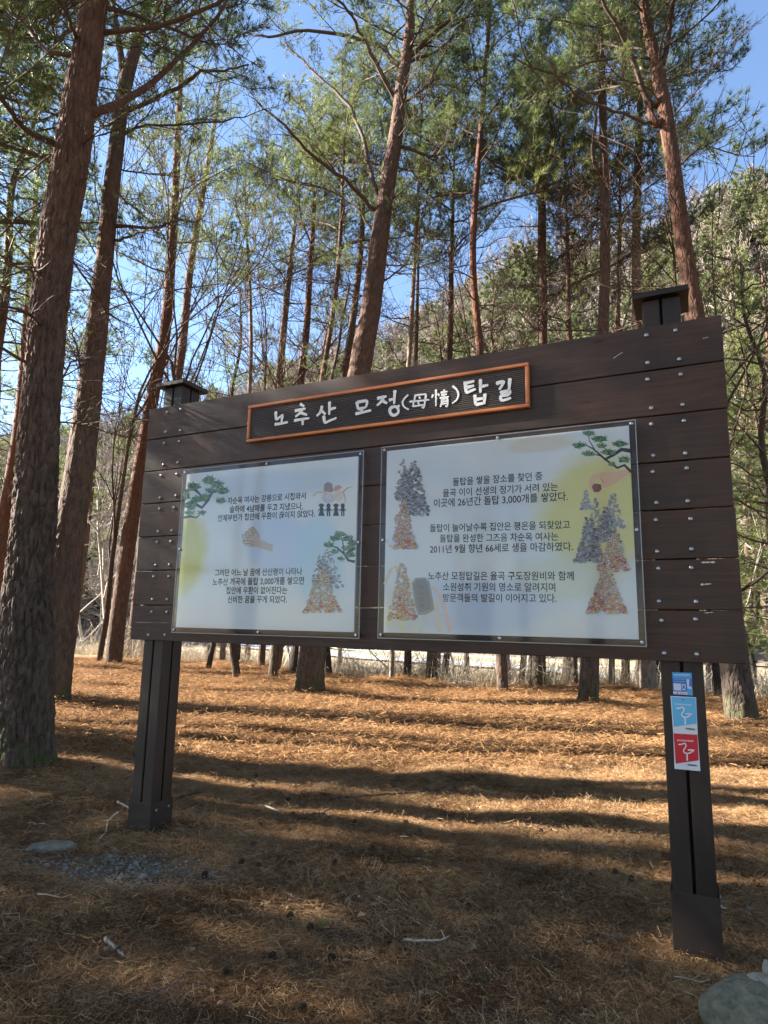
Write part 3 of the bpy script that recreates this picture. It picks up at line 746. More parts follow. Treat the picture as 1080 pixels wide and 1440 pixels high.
LF = [litter_bunch(6, 26, .12, M['litter'], (.06, .12), .003, .12), litter_bunch(26, 26, .12, M['litter_old'], (.06, .12), .003, .12), litter_bunch(7, 26, .12, M['litter'], (.06, .12), .003, .15, 0), litter_bunch(8, 26, .12, M['litter'], (.08, .16), .005, .3, 0)]
def ground_points(n, ymin, ymax, fan=.74, power=1.0):
    y = ymin + (ymax - ymin) * nrg.random(n) ** power
    x = (nrg.random(n) * 2 - 1) * (fan * y + .5)
    return x, y
def slope_rot(x, y):
    e = .04
    dx = (ground_h(x + e, y) - ground_h(x - e, y)) / (2 * e); dy = (ground_h(x, y + e) - ground_h(x, y - e)) / (2 * e)
    return dy, -dx
x, y = ground_points(62000, 1.25, 8.0, power=1.05)
gm = np.hypot((x - GRAVEL.x) / .62, (y - GRAVEL.y) / .28) + fbm(x * 4, y * 4, 3) * .9
keep = (earth(x, y) * 1.15 < nrg.random(len(x)) + .02) & ~((gm < 1.0) & (nrg.random(len(x)) < .85))
x, y = x[keep], y[keep]; z = ground_h(x, y)
clump = np.clip(fbm(x * 1.7 + 3, y * 1.7, 3) * 2.2, 0, 1)
rx, ry = slope_rot(x, y)
dark_mix = np.where(fbm(x * 1.9 + 40, y * 2.6, 4) * 1.5 + .12 + np.clip(4.6 - y, 0, 3) * .05 > nrg.random(len(x)) * .9, nrg.integers(5, 7, len(x)), nrg.integers(0, 5, len(x)))  # dark needles in random patches, their share raised towards the camera
scatter('needle_litter', np.c_[x, y, z + .004 + clump * .03 * nrg.random(len(x))], np.c_[rx + nrg.normal(0, .12, len(x)), ry + nrg.normal(0, .12, len(x)), fbm(x * .8, y * .8, 2) * 5 + nrg.normal(0, .9, len(x))],
        nrg.uniform(.7, 1.35, len(x)), dark_mix, LB, 'fallen orange-brown pine needles covering the near ground', 'pine needles')
x, y = ground_points(70000, 7.5, 24, .72, 1.2)
keep = y < np.interp(x, EX, EY) + .8
x, y = x[keep], y[keep]; rx, ry = slope_rot(x, y)
scatter('distant_needle_litter', np.c_[x, y, ground_h(x, y) + .004], np.c_[rx + nrg.normal(0, .15, len(x)), ry + nrg.normal(0, .15, len(x)), nrg.uniform(0, 6.28, len(x))],
        nrg.uniform(.8, 1.5, len(x)), np.where(fbm(x * .9 + 40, y * 1.6, 4) * 1.6 + .1 > nrg.random(len(x)), 1, nrg.choice([0, 2, 3], len(x))), LF, 'fallen pine needles on the grove floor farther back', 'pine needles')

# gravel patch
def pebble(seed, sc_=(1, 1, .6), sub=1):
    r_ = random.Random(seed); import bmesh
    bm = bmesh.new(); bmesh.ops.create_icosphere(bm, subdivisions=sub, radius=1)
    for v in bm.verts:
        k = 1 + noise.noise(v.co * 1.3 + Vector((seed, 0, 0))) * .5
        v.co = Vector((v.co.x * sc_[0], v.co.y * sc_[1], v.co.z * sc_[2])) * k
    me = bpy.data.meshes.new('pebble'); bm.to_mesh(me); bm.free(); return me
PB = []
for i in range(4):
    me = pebble(i + 3); me.materials.append(M['stone_pale'] if i % 2 else M['stone']); PB.append(me)
n = 2600
x = GRAVEL.x + nrg.normal(0, .36, n); y = GRAVEL.y + nrg.normal(0, .17, n)
x2 = nrg.uniform(-2.2, 2.2, 700); y2 = nrg.uniform(1.6, 4.6, 700); k2 = earth(x2, y2) > .25
x = np.r_[x, x2[k2]]; y = np.r_[y, y2[k2]]
scatter('gravel', np.c_[x, y, ground_h(x, y) + .002], nrg.uniform(0, 6.28, (len(x), 3)) * [.1, .1, 1], np.exp(nrg.normal(-5.25, .5, len(x))), nrg.integers(0, 4, len(x)), PB,
        'patch of small grey gravel on dark soil near the left post', 'gravel')

# small litter: bark flakes, twig bits, leaf scraps
def chip(seed, m, a, b_, c):
    r_ = random.Random(seed); mb = MB(); n = 6
    v = [(a * math.cos(i * 1.047) * r_.uniform(.6, 1.2), b_ * math.sin(i * 1.047) * r_.uniform(.6, 1.2), r_.uniform(0, c)) for i in range(n)]
    mb.add(v + [(x_, y_, z_ + .002) for x_, y_, z_ in v], [tuple(range(n, 2 * n))] + [(i, (i + 1) % n, n + (i + 1) % n, n + i) for i in range(n)]); return mb.mesh('chip', [m])
def twiglet(seed, m):
    r_ = random.Random(seed); mb = MB(); p_ = [Vector((x_ * .03, r_.gauss(0, .006), .004 + r_.random() * .008)) for x_ in range(-2, 3)]
    mb.tube(p_, [.002, .0025, .0022, .0018, .001], 4); mb.tube([p_[2], p_[2] + Vector((.025, .02, .008))], [.0015, .0008], 3); return mb.mesh('twiglet', [m])
M['flake'] = rough_mat('bark_flake', (.05, .03, .02), (.18, .10, .06), 30)
CHIPS = [chip(1, M['flake'], .013, .008, .006), chip(2, M['leafdry'], .012, .009, .008), chip(3, M['stick_pale'], .009, .005, .004), twiglet(4, M['branch']), twiglet(5, M['stick_pale']), chip(6, M['flake'], .02, .012, .008)]
x, y = ground_points(5200, 1.3, 11, power=.9)
scatter('forest_litter', np.c_[x, y, ground_h(x, y) + .022], np.c_[nrg.normal(0, .25, len(x)), nrg.normal(0, .25, len(x)), nrg.uniform(0, 6.28, len(x))], np.exp(nrg.normal(-.35, .35, len(x))),
        nrg.choice(6, len(x), p=[.32, .18, .06, .22, .03, .19]), CHIPS, 'scattered bark flakes, twig bits and leaf scraps among the needles', 'forest litter')

# dry brush and grass along the far edge of the grove
def stalks(seed, n, h, m, wd=.012, spread=.25, lean=.35, leaf=False):
    r_ = random.Random(seed); mb = MB()
    for i in range(n):
        p = Vector((r_.gauss(0, spread), r_.gauss(0, spread), -.05)); d = Vector((r_.gauss(0, lean), r_.gauss(0, lean), 1)).normalized(); l = h * r_.uniform(.5, 1.1)
        s = Vector((r_.gauss(0, 1), r_.gauss(0, 1), 0)).normalized() * wd / 2
        a = p + d * l * .5 + rv(r_, .03); b = p + d * l + rv(r_, .06)
        k = len(mb.v); mb.v += [tuple(p - s), tuple(p + s), tuple(a - s * .8), tuple(a + s * .8), tuple(b)]; mb.f += [(k, k + 1, k + 3, k + 2), (k + 2, k + 3, k + 4)]; mb.m += [0, 0]
        if leaf or r_.random() < .5:
            for j in range(10 if leaf else 3):
                q = (p.lerp(a, r_.random()) if r_.random() < .4 else a.lerp(b, r_.random())); dd = rv(r_).normalized(); dd.z = abs(dd.z)
                l2 = r_.uniform(.08, .2) * (.6 if leaf else 1.3); t = dd.cross(Vector((0, 0, 1))) * wd * (2.4 if leaf else .35)
                k = len(mb.v); mb.v += [tuple(q), tuple(q + dd * l2 * .5 + t), tuple(q + dd * l2), tuple(q + dd * l2 * .5 - t)]; mb.f.append((k, k + 1, k + 2, k + 3)); mb.m.append(0)
    return mb.mesh('stalks', [m])
def thicket(seed, n, h, m):
    r_ = random.Random(seed); mb = MB()
    for i in range(n):
        p = Vector((r_.gauss(0, .15), r_.gauss(0, .15), -.1)); d = Vector((r_.gauss(0, .4), r_.gauss(0, .4), 1)).normalized(); pl = [p.copy()]
        for j in range(5): d = (d + rv(r_, .18)).normalized(); p = p + d * h / 5 * r_.uniform(.6, 1.1); pl.append(p.copy())
        mb.tube(pl, [.009, .008, .006, .005, .004, .002], 3, cap=False)
        for j in range(7):
            q = along(pl, r_.uniform(.3, .99)); dd = (d + rv(r_, .7)).normalized(); e = q + dd * h * r_.uniform(.12, .35)
            mb.tube([q, q.lerp(e, .5) + rv(r_, .03), e], [.005, .004, .002], 3, cap=False)
    return mb.mesh('thicket', [m])
STK = [stalks(1, 50, 1.1, M['straw']), stalks(2, 50, .8, M['straw']), thicket(3, 9, 1.5, M['bark_bare']), thicket(4, 8, 1.9, M['bark_bare'])]
n = 5200
x = nrg.uniform(-34, 30, n); e = np.interp(x, EX, EY); y = e + 1.0 + nrg.random(n) ** 1.3 * 16
rd = np.array([min(np.hypot(c[0] - a, c[1] - b) for c in cp[::2]) for a, b in zip(x, y)])
k = rd > 3.2; x, y = x[k], y[k]
scatter('dry_brush', np.c_[x, y, ground_h(x, y)], np.c_[nrg.normal(0, .1, len(x)), nrg.normal(0, .1, len(x)), nrg.uniform(0, 6.28, len(x))], nrg.uniform(.7, 1.25, len(x)),
        nrg.choice(4, len(x), p=[.38, .32, .18, .12]), STK, 'straw-coloured dry grass and thin brush beyond the grove edge', 'dry brush')

# green shrubs: individuals
SH = [stalks(11, 60, 1.5, M['shrub'], .014, .35, .5, True), stalks(12, 46, 1.1, M['shrub'], .014, .3, .5, True)]
SHR = [(212, 30, 0, 1.5, 'yellow-green bush left of the board, behind the leaning red pine'), (160, 33, 0, 1.6, 'pale green bush between the left trunks'), (20, 30, 0, 1.6, 'green bush at the left photo edge behind the big pine'),
       (790, 22, 0, 1.3, 'young light green shrub left of the tall straight pine'), (885, 19, 1, 1.1, 'low green shrub left of the pale trunk'), (1012, 18, 1, 1.0, 'green shrub between right post and leaning pine'),
       (1074, 18, 0, .9, 'green shrub at the right photo edge'), (775, 25, 1, 1.2, 'small green shrub behind the umbrella pine foot')]
for px, y, v, s, lb in SHR:
    x = P(px, 900, y).x
    o = link('shrub', SH[v], None, (x, y, gz(x, y)), (0, 0, rng.uniform(0, 6)), s); tag(o, lb, 'shrub', 'green shrubs beyond the grove')

# wooded slope
HP = [PV[2][1], PV[3][1], PV[1][1]]
hb = [full_pine(500, 11, .12, 30, 2.9, .16, 'bark_dark', 'needle_far', .8, 9, .10, .40)[1], full_pine(501, 9, .2, 26, 2.6, .15, 'bark_dark', 'needle_far', .8, 9, .10, .38)[1],
      bare_tree(510, 11, .16, 4, .6, .03).mesh('slope_bare', [M['bark_slope']]), bare_tree(511, 9, .13, 4, .7, .028).mesh('slope_bare', [M['bark_slope']]), bare_tree(512, 8, .13, 4, .6, .025).mesh('slope_bare', [M['bark_bare']])]
n = 6500
u = nrg.uniform(-.95, .95, n); y = 52 + nrg.random(n) ** .8 * 190; x = u * y; z = hill_h(x, y); g_ = ground_h(x, y)
pc = np.interp(u, [-.7, -.3, 0, .3, .6], [.12, .15, .25, .36, .48]) + fbm(x * .04, y * .04, 2) * .8
isP = nrg.random(n) < pc
ix = np.where(isP, nrg.integers(0, 2, n), nrg.integers(2, 5, n))
k = z > g_ + .2
scatter('slope_woodland', np.c_[x, y, z][k], np.c_[nrg.normal(0, .06, n), nrg.normal(0, .06, n), nrg.uniform(0, 6.28, n)][k], nrg.uniform(.75, 1.35, n)[k], ix[k], hb,
        'far mixed woodland of bare trees and pines covering the slope', 'woodland')

# ------------------------------------------------------------------ sign board
def wood_mat(name, c1, c2, scale=1.0, rough=.5, chips=True, ax=0):
    m, nt, bs, ns, ls = mat(name)
    tc = ns.new('ShaderNodeTexCoord'); o = tc.outputs['Object']
    oi = ns.new('ShaderNodeObjectInfo'); cb = ns.new('ShaderNodeVectorMath'); cb.operation = 'ADD'
    cx = ns.new('ShaderNodeCombineXYZ'); mu = ns.new('ShaderNodeMath'); mu.operation = 'MULTIPLY'; mu.inputs[1].default_value = 37
    ls.new(oi.outputs['Random'], mu.inputs[0]); ls.new(mu.outputs[0], cx.inputs[0]); ls.new(mu.outputs[0], cx.inputs[2])
    ls.new(o, cb.inputs[0]); ls.new(cx.outputs[0], cb.inputs[1]); o = cb.outputs[0]
    v = (.05, 1, 1) if ax == 0 else (1, 1, .05)
    g = tex(ns, ls, 'ShaderNodeTexNoise', 60 * scale, o, v, Detail=6.0, Roughness=.6, Distortion=.8)
    big = tex(ns, ls, 'ShaderNodeTexNoise', 2.2, o, (1, 1, 1), Detail=5.0)
    r = ramp(ns, [(.3, c1), (.7, c2)]); ls.new(g.outputs[0], r.inputs[0])
    r2 = ramp(ns, [(.3, (.55, .55, .56)), (.5, (1, 1, 1)), (.7, (1.5, 1.4, 1.3))]); ls.new(big.outputs[0], r2.inputs[0])
    c = mixc(ns, ls, 1.0, r.outputs[0], r2.outputs[0], 'MULTIPLY')
    if chips:
        ch = tex(ns, ls, 'ShaderNodeTexNoise', 9, o, (.35, 1, 1.6) if ax == 0 else (1, 1, .4), Detail=8.0, Roughness=.75)
        rc = ramp(ns, [(.715, (0, 0, 0)), (.73, (.8, .8, .8))]); ls.new(ch.outputs[0], rc.inputs[0])
        kn = tex(ns, ls, 'ShaderNodeTexVoronoi', 3.2, o, (.55, 1, 1.6), feature='F1'); rk = ramp(ns, [(.05, (.9, .9, .9)), (.085, (.15, .15, .15)), (.11, (0, 0, 0))]); ls.new(kn.outputs[0], rk.inputs[0])
        c = mixc(ns, ls, rk.outputs[0], c, (.014, .008, .006))
        du = tex(ns, ls, 'ShaderNodeTexNoise', 5, o, (1, 1, .25), Detail=6.0); rd = ramp(ns, [(.5, (0, 0, 0)), (.8, (.25, .25, .25))]); ls.new(du.outputs[0], rd.inputs[0])
        c = mixc(ns, ls, rd.outputs[0], c, (.075, .058, .046))
        c = mixc(ns, ls, rc.outputs[0], c, (.26, .20, .15))
    ls.new(c, bs.inputs['Base Color'])
    rr = ns.new('ShaderNodeMapRange'); ls.new(big.outputs[0], rr.inputs[0]); rr.inputs[3].default_value = rough - .12; rr.inputs[4].default_value = rough + .15
    ls.new(rr.outputs[0], bs.inputs['Roughness']); bs.inputs['Specular IOR Level'].default_value = .4
    bump(ns, ls, g.outputs[0], bs, .35, .002)
    return m
M['plank'] = wood_mat('dark_brown_stained_plank', (.027, .0135, .0085), (.062, .030, .0175), rough=.55)
M['post'] = wood_mat('dark_brown_post', (.018, .011, .008), (.032, .019, .014), rough=.52, ax=2, chips=False)
M['shoe'] = rough_mat('painted_metal_shoe', (.024, .016, .012), (.036, .024, .019), 12, .55, .2, .002)
M['bolt'] = flat('galvanised_bolt', (.42, .43, .45), .38, .9)
M['orange'] = wood_mat('orange_wood_trim', (.48, .15, .05), (.62, .22, .08), rough=.5, chips=False)
M['white'] = flat('white_paint', (.80, .80, .78), .5)
def rib_mat():
    m, nt, bs, ns, ls = mat('black_ribbed_field')
    tc = ns.new('ShaderNodeTexCoord'); o = tc.outputs['Object']
    wv = tex(ns, ls, 'ShaderNodeTexWave', 26, o, (.03, 1, 1), Distortion=1.6, Detail=3.0, bands_direction='Z')
    wv.inputs['Detail Scale'].default_value = 1.5
    r = ramp(ns, [(.2, (.010, .009, .009)), (.9, (.085, .062, .048))]); ls.new(wv.outputs[0], r.inputs[0]); ls.new(r.outputs[0], bs.inputs['Base Color'])
    bs.inputs['Roughness'].default_value = .55; bump(ns, ls, wv.outputs[0], bs, 1, .004); return m
M['rib'] = rib_mat()
def poster_mat(name, blobs):
    m, nt, bs, ns, ls = mat(name)
    uv = ns.new('ShaderNodeUVMap'); uv.uv_map = 'UVMap'
    n = tex(ns, ls, 'ShaderNodeTexNoise', 2.2, uv.outputs[0], (1, 1, 1), Detail=2.0)
    r = ramp(ns, [(.3, (.66, .73, .80)), (.5, (.75, .80, .82)), (.7, (.80, .82, .78))]); ls.new(n.outputs[0], r.inputs[0]); c = r.outputs[0]
    n2 = tex(ns, ls, 'ShaderNodeTexNoise', 5, uv.outputs[0], (1, 1, 1), Detail=3.0)
    for (u, v, ru, rv_, cc, k) in blobs:
        mp = ns.new('ShaderNodeVectorMath'); mp.operation = 'SUBTRACT'; ls.new(uv.outputs[0], mp.inputs[0]); mp.inputs[1].default_value = (u, v, 0)
        sc2 = ns.new('ShaderNodeVectorMath'); sc2.operation = 'MULTIPLY'; ls.new(mp.outputs[0], sc2.inputs[0]); sc2.inputs[1].default_value = (1 / ru, 1 / rv_, 0)
        ln = ns.new('ShaderNodeVectorMath'); ln.operation = 'LENGTH'; ls.new(sc2.outputs[0], ln.inputs[0])
        ad = ns.new('ShaderNodeMath'); ad.operation = 'MULTIPLY_ADD'; ls.new(n2.outputs[0], ad.inputs[0]); ad.inputs[1].default_value = .7; ls.new(ln.outputs['Value'], ad.inputs[2])
        mr = ns.new('ShaderNodeMapRange'); mr.interpolation_type = 'SMOOTHSTEP'; ls.new(ad.outputs[0], mr.inputs[0]); mr.inputs[1].default_value = 1.5; mr.inputs[2].default_value = 1.0; mr.inputs[4].default_value = k
        c = mixc(ns, ls, mr.outputs[0], c, cc)
    ls.new(c, bs.inputs['Base Color']); bs.inputs['Roughness'].default_value = .35; return m
M['poster_l'] = poster_mat('left_poster_print', [(.0, .48, .17, .30, (.66, .62, .16), 1), (.6, .5, .22, .2, (0.51, 0.63, 0.84), .7), (.8, .42, .15, .3, (0.49, 0.70, 0.80), .7), (.5, .88, .5, .1, (0.48, 0.60, 0.72), .6)])
M['poster_r'] = poster_mat('right_poster_print', [(.88, .60, .25, .30, (.70, .67, .26), 1), (.66, .95, .15, .05, (0.69, 0.58, 0.41), .6), (.1, .12, .13, .16, (0.75, 0.70, 0.49), .5), (.75, .28, .2, .12, (0.70, 0.72, 0.52), .6), (.4, .15, .35, .15, (0.49, 0.60, 0.78), .6)])
def acrylic():
    m, nt, bs, ns, ls = mat('acrylic_cover')
    tr = ns.new('ShaderNodeBsdfTransparent'); tr.inputs[0].default_value = (.95, .96, .97, 1)
    gl = ns.new('ShaderNodeBsdfGlossy'); gl.inputs['Roughness'].default_value = .06
    fr = ns.new('ShaderNodeFresnel'); fr.inputs[0].default_value = 1.24
    mx = ns.new('ShaderNodeMixShader'); ls.new(fr.outputs[0], mx.inputs[0]); ls.new(tr.outputs[0], mx.inputs[1]); ls.new(gl.outputs[0], mx.inputs[2])
    ls.new(mx.outputs[0], ns['Material Output'].inputs[0]); return m
M['acrylic'] = acrylic(); M['acr_edge'] = flat('acrylic_edge', (.30, .31, .31), .3)

zb0 = gz(BO.x, BO.y) * 0
board = empty('information_board', BO, BA)
tag(board, 'dark brown timber information board on two posts with two posters and a name plate', 'information board')
NP = 7; ph = (ZT - ZB) / NP
for i in range(NP):
    z1 = ZT - i * ph; z0_ = z1 - ph + .006
    mb = MB(); e0 = rng.uniform(-.004, .004); e1 = rng.uniform(-.004, .004)
    # slightly wavy lower edge and bevelled corners
    mb.box(e0, BL + e1, rng.uniform(-.0015, .0015), .04, z0_, z1)
    mb.build('plank', M['plank'], board, bevel=.004)
PU = [.1975, 3.752]      # post centre along the board
for pi, pu in enumerate(PU):
    hw = .098; pz0 = gz((BO + BD * pu).x, (BO + BD * pu).y)
    post = empty('post', (pu, .04 + hw + .002, 0), parent=board)
    for sx in (-1, 1):
        for sy in (-1, 1):
            mb = MB(); x0, x1 = sorted((sx * .006, sx * hw)); y0, y1 = sorted((sy * .006, sy * hw))
            mb.box(x0, x1, y0, y1, -.3, ZT + .175); mb.build('timber', M['post'], post, bevel=.008)
    mb = MB(); mb.box(-.012, .012, -.012, .012, -.3, ZT + .17); mb.build('core', M['post'], post)
    mb = MB(); hh = .30 if pi else .25; zz = -.04 if not pi else -.04; q = hw + .009
    # folded metal shoe: four plates
    mb.box(-q, q, -q, -q + .006, -.12, hh); mb.box(-q, q, q - .006, q, -.12, hh); mb.box(-q, -q + .006, -q + .006, q - .006, -.12, hh); mb.box(q - .006, q, -q + .006, q - .006, -.12, hh)
    sh = mb.build('metal_shoe', M['shoe'], post, bevel=.002)
    for (bx, bz) in ((-.06, hh - .05), (.06, hh - .05)):
        mb = MB(); mb.tube([(q, bx, bz), (q + .007, bx, bz)], .009, 8); mb.build('bolt', M['bolt'], post)
    mb = MB(); c = hw + .045; t0, t1 = ZT + .175, ZT + .207
    mb.box(-c, c, -c, c, t0, t1)
    mb.add([(-c, -c, t1), (c, -c, t1), (c, c, t1), (-c, c, t1), (-.05, -.05, t1 + .018), (.05, -.05, t1 + .018), (.05, .05, t1 + .018), (-.05, .05, t1 + .018)],
           [(0, 1, 5, 4), (1, 2, 6, 5), (2, 3, 7, 6), (3, 0, 4, 7), (4, 5, 6, 7)])
    mb.build('post_cap', M['post'], post, bevel=.003)
# bolts: domed heads
import bmesh
bm = bmesh.new(); bmesh.ops.create_uvsphere(bm, u_segments=10, v_segments=6, radius=.0125)
for v in bm.verts: v.co.y *= .75
bolt_me = bpy.data.meshes.new('bolt'); bm.to_mesh(bolt_me); bm.free(); bolt_me.materials.append(M['bolt'])
bolt_me.polygons.foreach_set('use_smooth', [True] * len(bolt_me.polygons))
cols_ = []
for a, b_ in (((236, 574.5), (209.5, 895.7)), ((256.5, 571.5), (231, 895.7)), ((910, 463), (932, 921)), ((952.5, 456), (980, 922))):
    cols_.append((Bq(*a)[0] + Bq(*b_)[0]) / 2)
for u in cols_:
    for i in range(NP):
        for dz in (.045, ph - .045):
            link('bolt', bolt_me, board, (u + rng.gauss(0, .004), -.002, ZT - i * ph - dz + rng.gauss(0, .003)))
# white peeled spots on the planks
mb = MB(); M['peel'] = flat('bare_wood_peel', (.62, .55, .47), .8)
def smear(pxs, off, h):
    a = Bq(*pxs[0], off); b_ = Bq(*pxs[1], off); n = 10; k = len(mb.v)
    for i in range(n + 1):
        t = i / n; u = a[0] + (b_[0] - a[0]) * t; v = a[1] + (b_[1] - a[1]) * t; hh = h * (.25 + .9 * rng.random()) * (1 if 0 < i < n else .2)
        mb.v += [(u, -off, v - hh / 2), (u, -off, v + hh / 2)]
    for i in range(n): mb.f.append((k + 2 * i, k + 2 * i + 2, k + 2 * i + 3, k + 2 * i + 1)); mb.m.append(0)
smear([(986, 791), (1006, 790.5)], .0035, .012); smear([(985, 822), (1000, 821)], .0035, .010); smear([(990, 862), (1003, 861)], .0035, .004); smear([(862, 504), (876, 495)], .0035, .004)
smear([(988, 476), (996, 474)], .0035, .006); smear([(497, 855), (538, 855)], .0035, .004); smear([(188, 803), (215, 803.5)], .0035, .003); smear([(190, 875), (240, 876)], .0035, .002)
mb.build('peeled_wood', M['peel'], board)

# posters
def quad_local(corners, off):
    return [Bq(*c, off) for c in corners]
def poster(corn, acr, m, name_label):
    pp = quad_local(corn, .018); pe = empty('poster', (0, 0, 0), parent=board); pe['label'] = name_label
    # a true rectangle close to the four corners
    u0 = (pp[0][0] + pp[3][0]) / 2; u1 = (pp[1][0] + pp[2][0]) / 2; v1 = (pp[0][1] + pp[1][1]) / 2; v0 = (pp[2][1] + pp[3][1]) / 2
    mb = MB(); mb.box(u0, u1, -.018, -.003, v0, v1); o = mb.build('print_panel', m, pe)
    uvl = o.data.uv_layers.new(name='UVMap')
    for l in o.data.loops:
        c = o.data.vertices[l.vertex_index].co; uvl.data[l.index].uv = ((c.x - u0) / (u1 - u0), (c.z - v0) / (v1 - v0))
    aa = quad_local(acr, .036); a0 = (aa[0][0] + aa[3][0]) / 2; a1 = (aa[1][0] + aa[2][0]) / 2; w1 = (aa[0][1] + aa[1][1]) / 2; w0 = (aa[2][1] + aa[3][1]) / 2
    mb = MB(); mb.box(a0, a1, -.036, -.032, w0, w1); mb.build('acrylic_cover', M['acrylic'], pe)
    mb = MB(); t = .004
    for (x0, x1, z0_, z1_) in ((a0 - t, a0, w0 - t, w1 + t), (a1, a1 + t, w0 - t, w1 + t), (a0, a1, w0 - t, w0), (a0, a1, w1, w1 + t)): mb.box(x0, x1, -.037, -.031, z0_, z1_)
    mb.build('acrylic_edge', M['acr_edge'], pe)
    # dark backing behind the cover
    mb = MB(); mb.box(a0 + .012, a1 - .012, -.0155, -.0022, w0 + .010, v0 - .001); mb.build('backing_strip', M['post'], pe)
    d = .018
    for (u, v) in ((a0 + d, w0 + d), ((a0 + a1) / 2, w0 + d), (a1 - d, w0 + d), (a0 + d, (w0 + w1) / 2), (a1 - d, (w0 + w1) / 2), (a0 + d, w1 - d), ((a0 + a1) / 2, w1 - d), (a1 - d, w1 - d)):
        mb = MB(); mb.tube([(u, -.001, v), (u, -.036, v)], .005, 6); mb.tube([(u, -.036, v), (u, -.041, v), (u, -.044, v)], [.010, .010, .006], 8); mb.build('standoff_bolt', M['bolt'], pe)
    return pe
pl_ = poster([(263, 666), (504, 642.5), (497, 888), (247, 883)], [(258, 661), (511, 635), (504, 896), (242, 890)], M['poster_l'], 'left poster with a yellow wash at its left edge')
pr2 = poster([(545, 634), (885.5, 598.7), (897, 899.7), (538.7, 889)], [(538, 630), (895, 590), (906, 908), (531, 897)], M['poster_r'], 'right poster with a yellow wash at its right side')

INK = flat('black_ink', (.012, .012, .016), .6)
CJK = None
def text(s, p0, p1, off, m, parent, bold=.014, name='lettering', hk=1.0, squeeze=True, frame=Bq):
    cu = bpy.data.curves.new('t', 'FONT'); cu.body = s; cu.size = 1; cu.offset = bold; cu.fill_mode = 'FRONT'; cu.resolution_u = 3
    t = bpy.data.objects.new('t', cu); col.objects.link(t)
    dg = bpy.context.evaluated_depsgraph_get(); me = bpy.data.meshes.new_from_object(t.evaluated_get(dg))
    bpy.data.objects.remove(t); bpy.data.curves.remove(cu)
    n = len(me.vertices); co = np.empty(n * 3, np.float32); me.vertices.foreach_get('co', co); co = co.reshape(-1, 3)
    x0, x1 = co[:, 0].min(), co[:, 0].max(); yc = .36
    a = frame(*p0, off); b_ = frame(*p1, off)
    k = (b_[0] - a[0]) / (x1 - x0)
    out = np.zeros_like(co); tt = (co[:, 0] - x0) / (x1 - x0)
    out[:, 0] = a[0] + (co[:, 0] - x0) * k; out[:, 1] = -off
    out[:, 2] = a[1] + (b_[1] - a[1]) * tt + (co[:, 1] - yc) * k * hk
    me.vertices.foreach_set('co', out.ravel()); me.materials.clear(); me.materials.append(m); me.update()
    me.name = name
    return link(name, me, parent)
OFFP = .0187
LT = [('차순옥 여사는 강릉으로 시집와서', (320, 704.5), (430, 697)), ('슬하에 4남매를 두고 지냈으나,', (323, 716.5), (426, 711.5)), ('언제부턴가 집안에 우환이 끊이지 않았다.', (306.5, 729), (443, 722)),
      ('그러던 어느 날 꿈에 산신령이 나타나', (302, 805.6), (425, 803.5)), ('노추산 계곡에 돌탑 3,000개를 쌓으면', (299, 818.5), (427.5, 816.5)), ('집안에 우환이 없어진다는', (318, 830.5), (404, 830)), ('신비한 꿈을 꾸게 되었다.', (320, 843), (403.5, 843))]
RTX = [('돌탑을 쌓을 장소를 찾던 중', (636.7, 678), (762.7, 669.3)), ('율곡 이이 선생의 정기가 서려 있는', (622.7, 693.7), (784.5, 684.4)), ('이곳에 26년간 돌탑 3,000개를 쌓았다.', (610, 708), (798.5, 697.8)),
       ('돌탑이 늘어날수록 집안은 평온을 되찾았고', (604.5, 743), (801.5, 737.8)), ('돌탑을 완성한 그즈음 차순옥 여사는', (618.5, 757.5), (785, 754.4)), ('2011년 9월 향년 66세로 생을 마감하였다.', (604.5, 772.5), (805.7, 768.4)),
       ('노추산 모정탑길은 율곡 구도장원비와 함께', (602, 810), (807, 810)), ('소원성취 기원의 명소로 알려지며', (623, 825.4), (781, 826)), ('방문객들의 발길이 이어지고 있다.', (623, 840.5), (782.4, 841.5))]
for s, a, b_ in LT: text(s, a, b_, OFFP, INK, pl_, .021, hk=1.12)
for s, a, b_ in RTX: text(s, a, b_, OFFP, INK, pr2, .013, hk=1.12)

# printed pictures, flat colour shapes
_cm = {}
def ink(c):
    k = tuple(round(x, 3) for x in c)
    if k not in _cm: _cm[k] = flat('ink', c, .45)
    return _cm[k]
class Pic:
    def __init__(s): s.mb = MB(); s.mats = []; s.off = OFFP
    def mi(s, c):
        m = ink(c)
        if m not in s.mats: s.mats.append(m)
        return s.mats.index(m)
    def poly(s, pts, c):
        s.off += .000004
        vs = []
        for p in pts:
            u, v = Bq(*p, s.off); vs.append((u, -s.off, v))
        s.mb.add(vs, [tuple(range(len(vs)))], s.mi(c))
    def disc(s, x, y, rx, ry, c, n=9, rot=0):
        s.poly([(x + rx * math.cos(a) * math.cos(rot) - ry * math.sin(a) * math.sin(rot), y + rx * math.cos(a) * math.sin(rot) + ry * math.sin(a) * math.cos(rot)) for a in [2 * math.pi * i / n for i in range(n)]], c)
    def line(s, pts, w_, c, w1=None):
        n = len(pts); L_, R_ = [], []
        for i, p in enumerate(pts):
            q0 = pts[max(0, i - 1)]; q1 = pts[min(n - 1, i + 1)]; dx, dy = q1[0] - q0[0], q1[1] - q0[1]; l = math.hypot(dx, dy) or 1
            ww = (w_ + ((w1 if w1 is not None else w_) - w_) * i / (n - 1)) / 2
            L_.append((p[0] - dy / l * ww, p[1] + dx / l * ww)); R_.append((p[0] + dy / l * ww, p[1] - dx / l * ww))
        for i in range(n - 1): s.poly([L_[i], L_[i + 1], R_[i + 1], R_[i]], c)
    def build(s, name, parent): return s.mb.build(name, s.mats, parent)
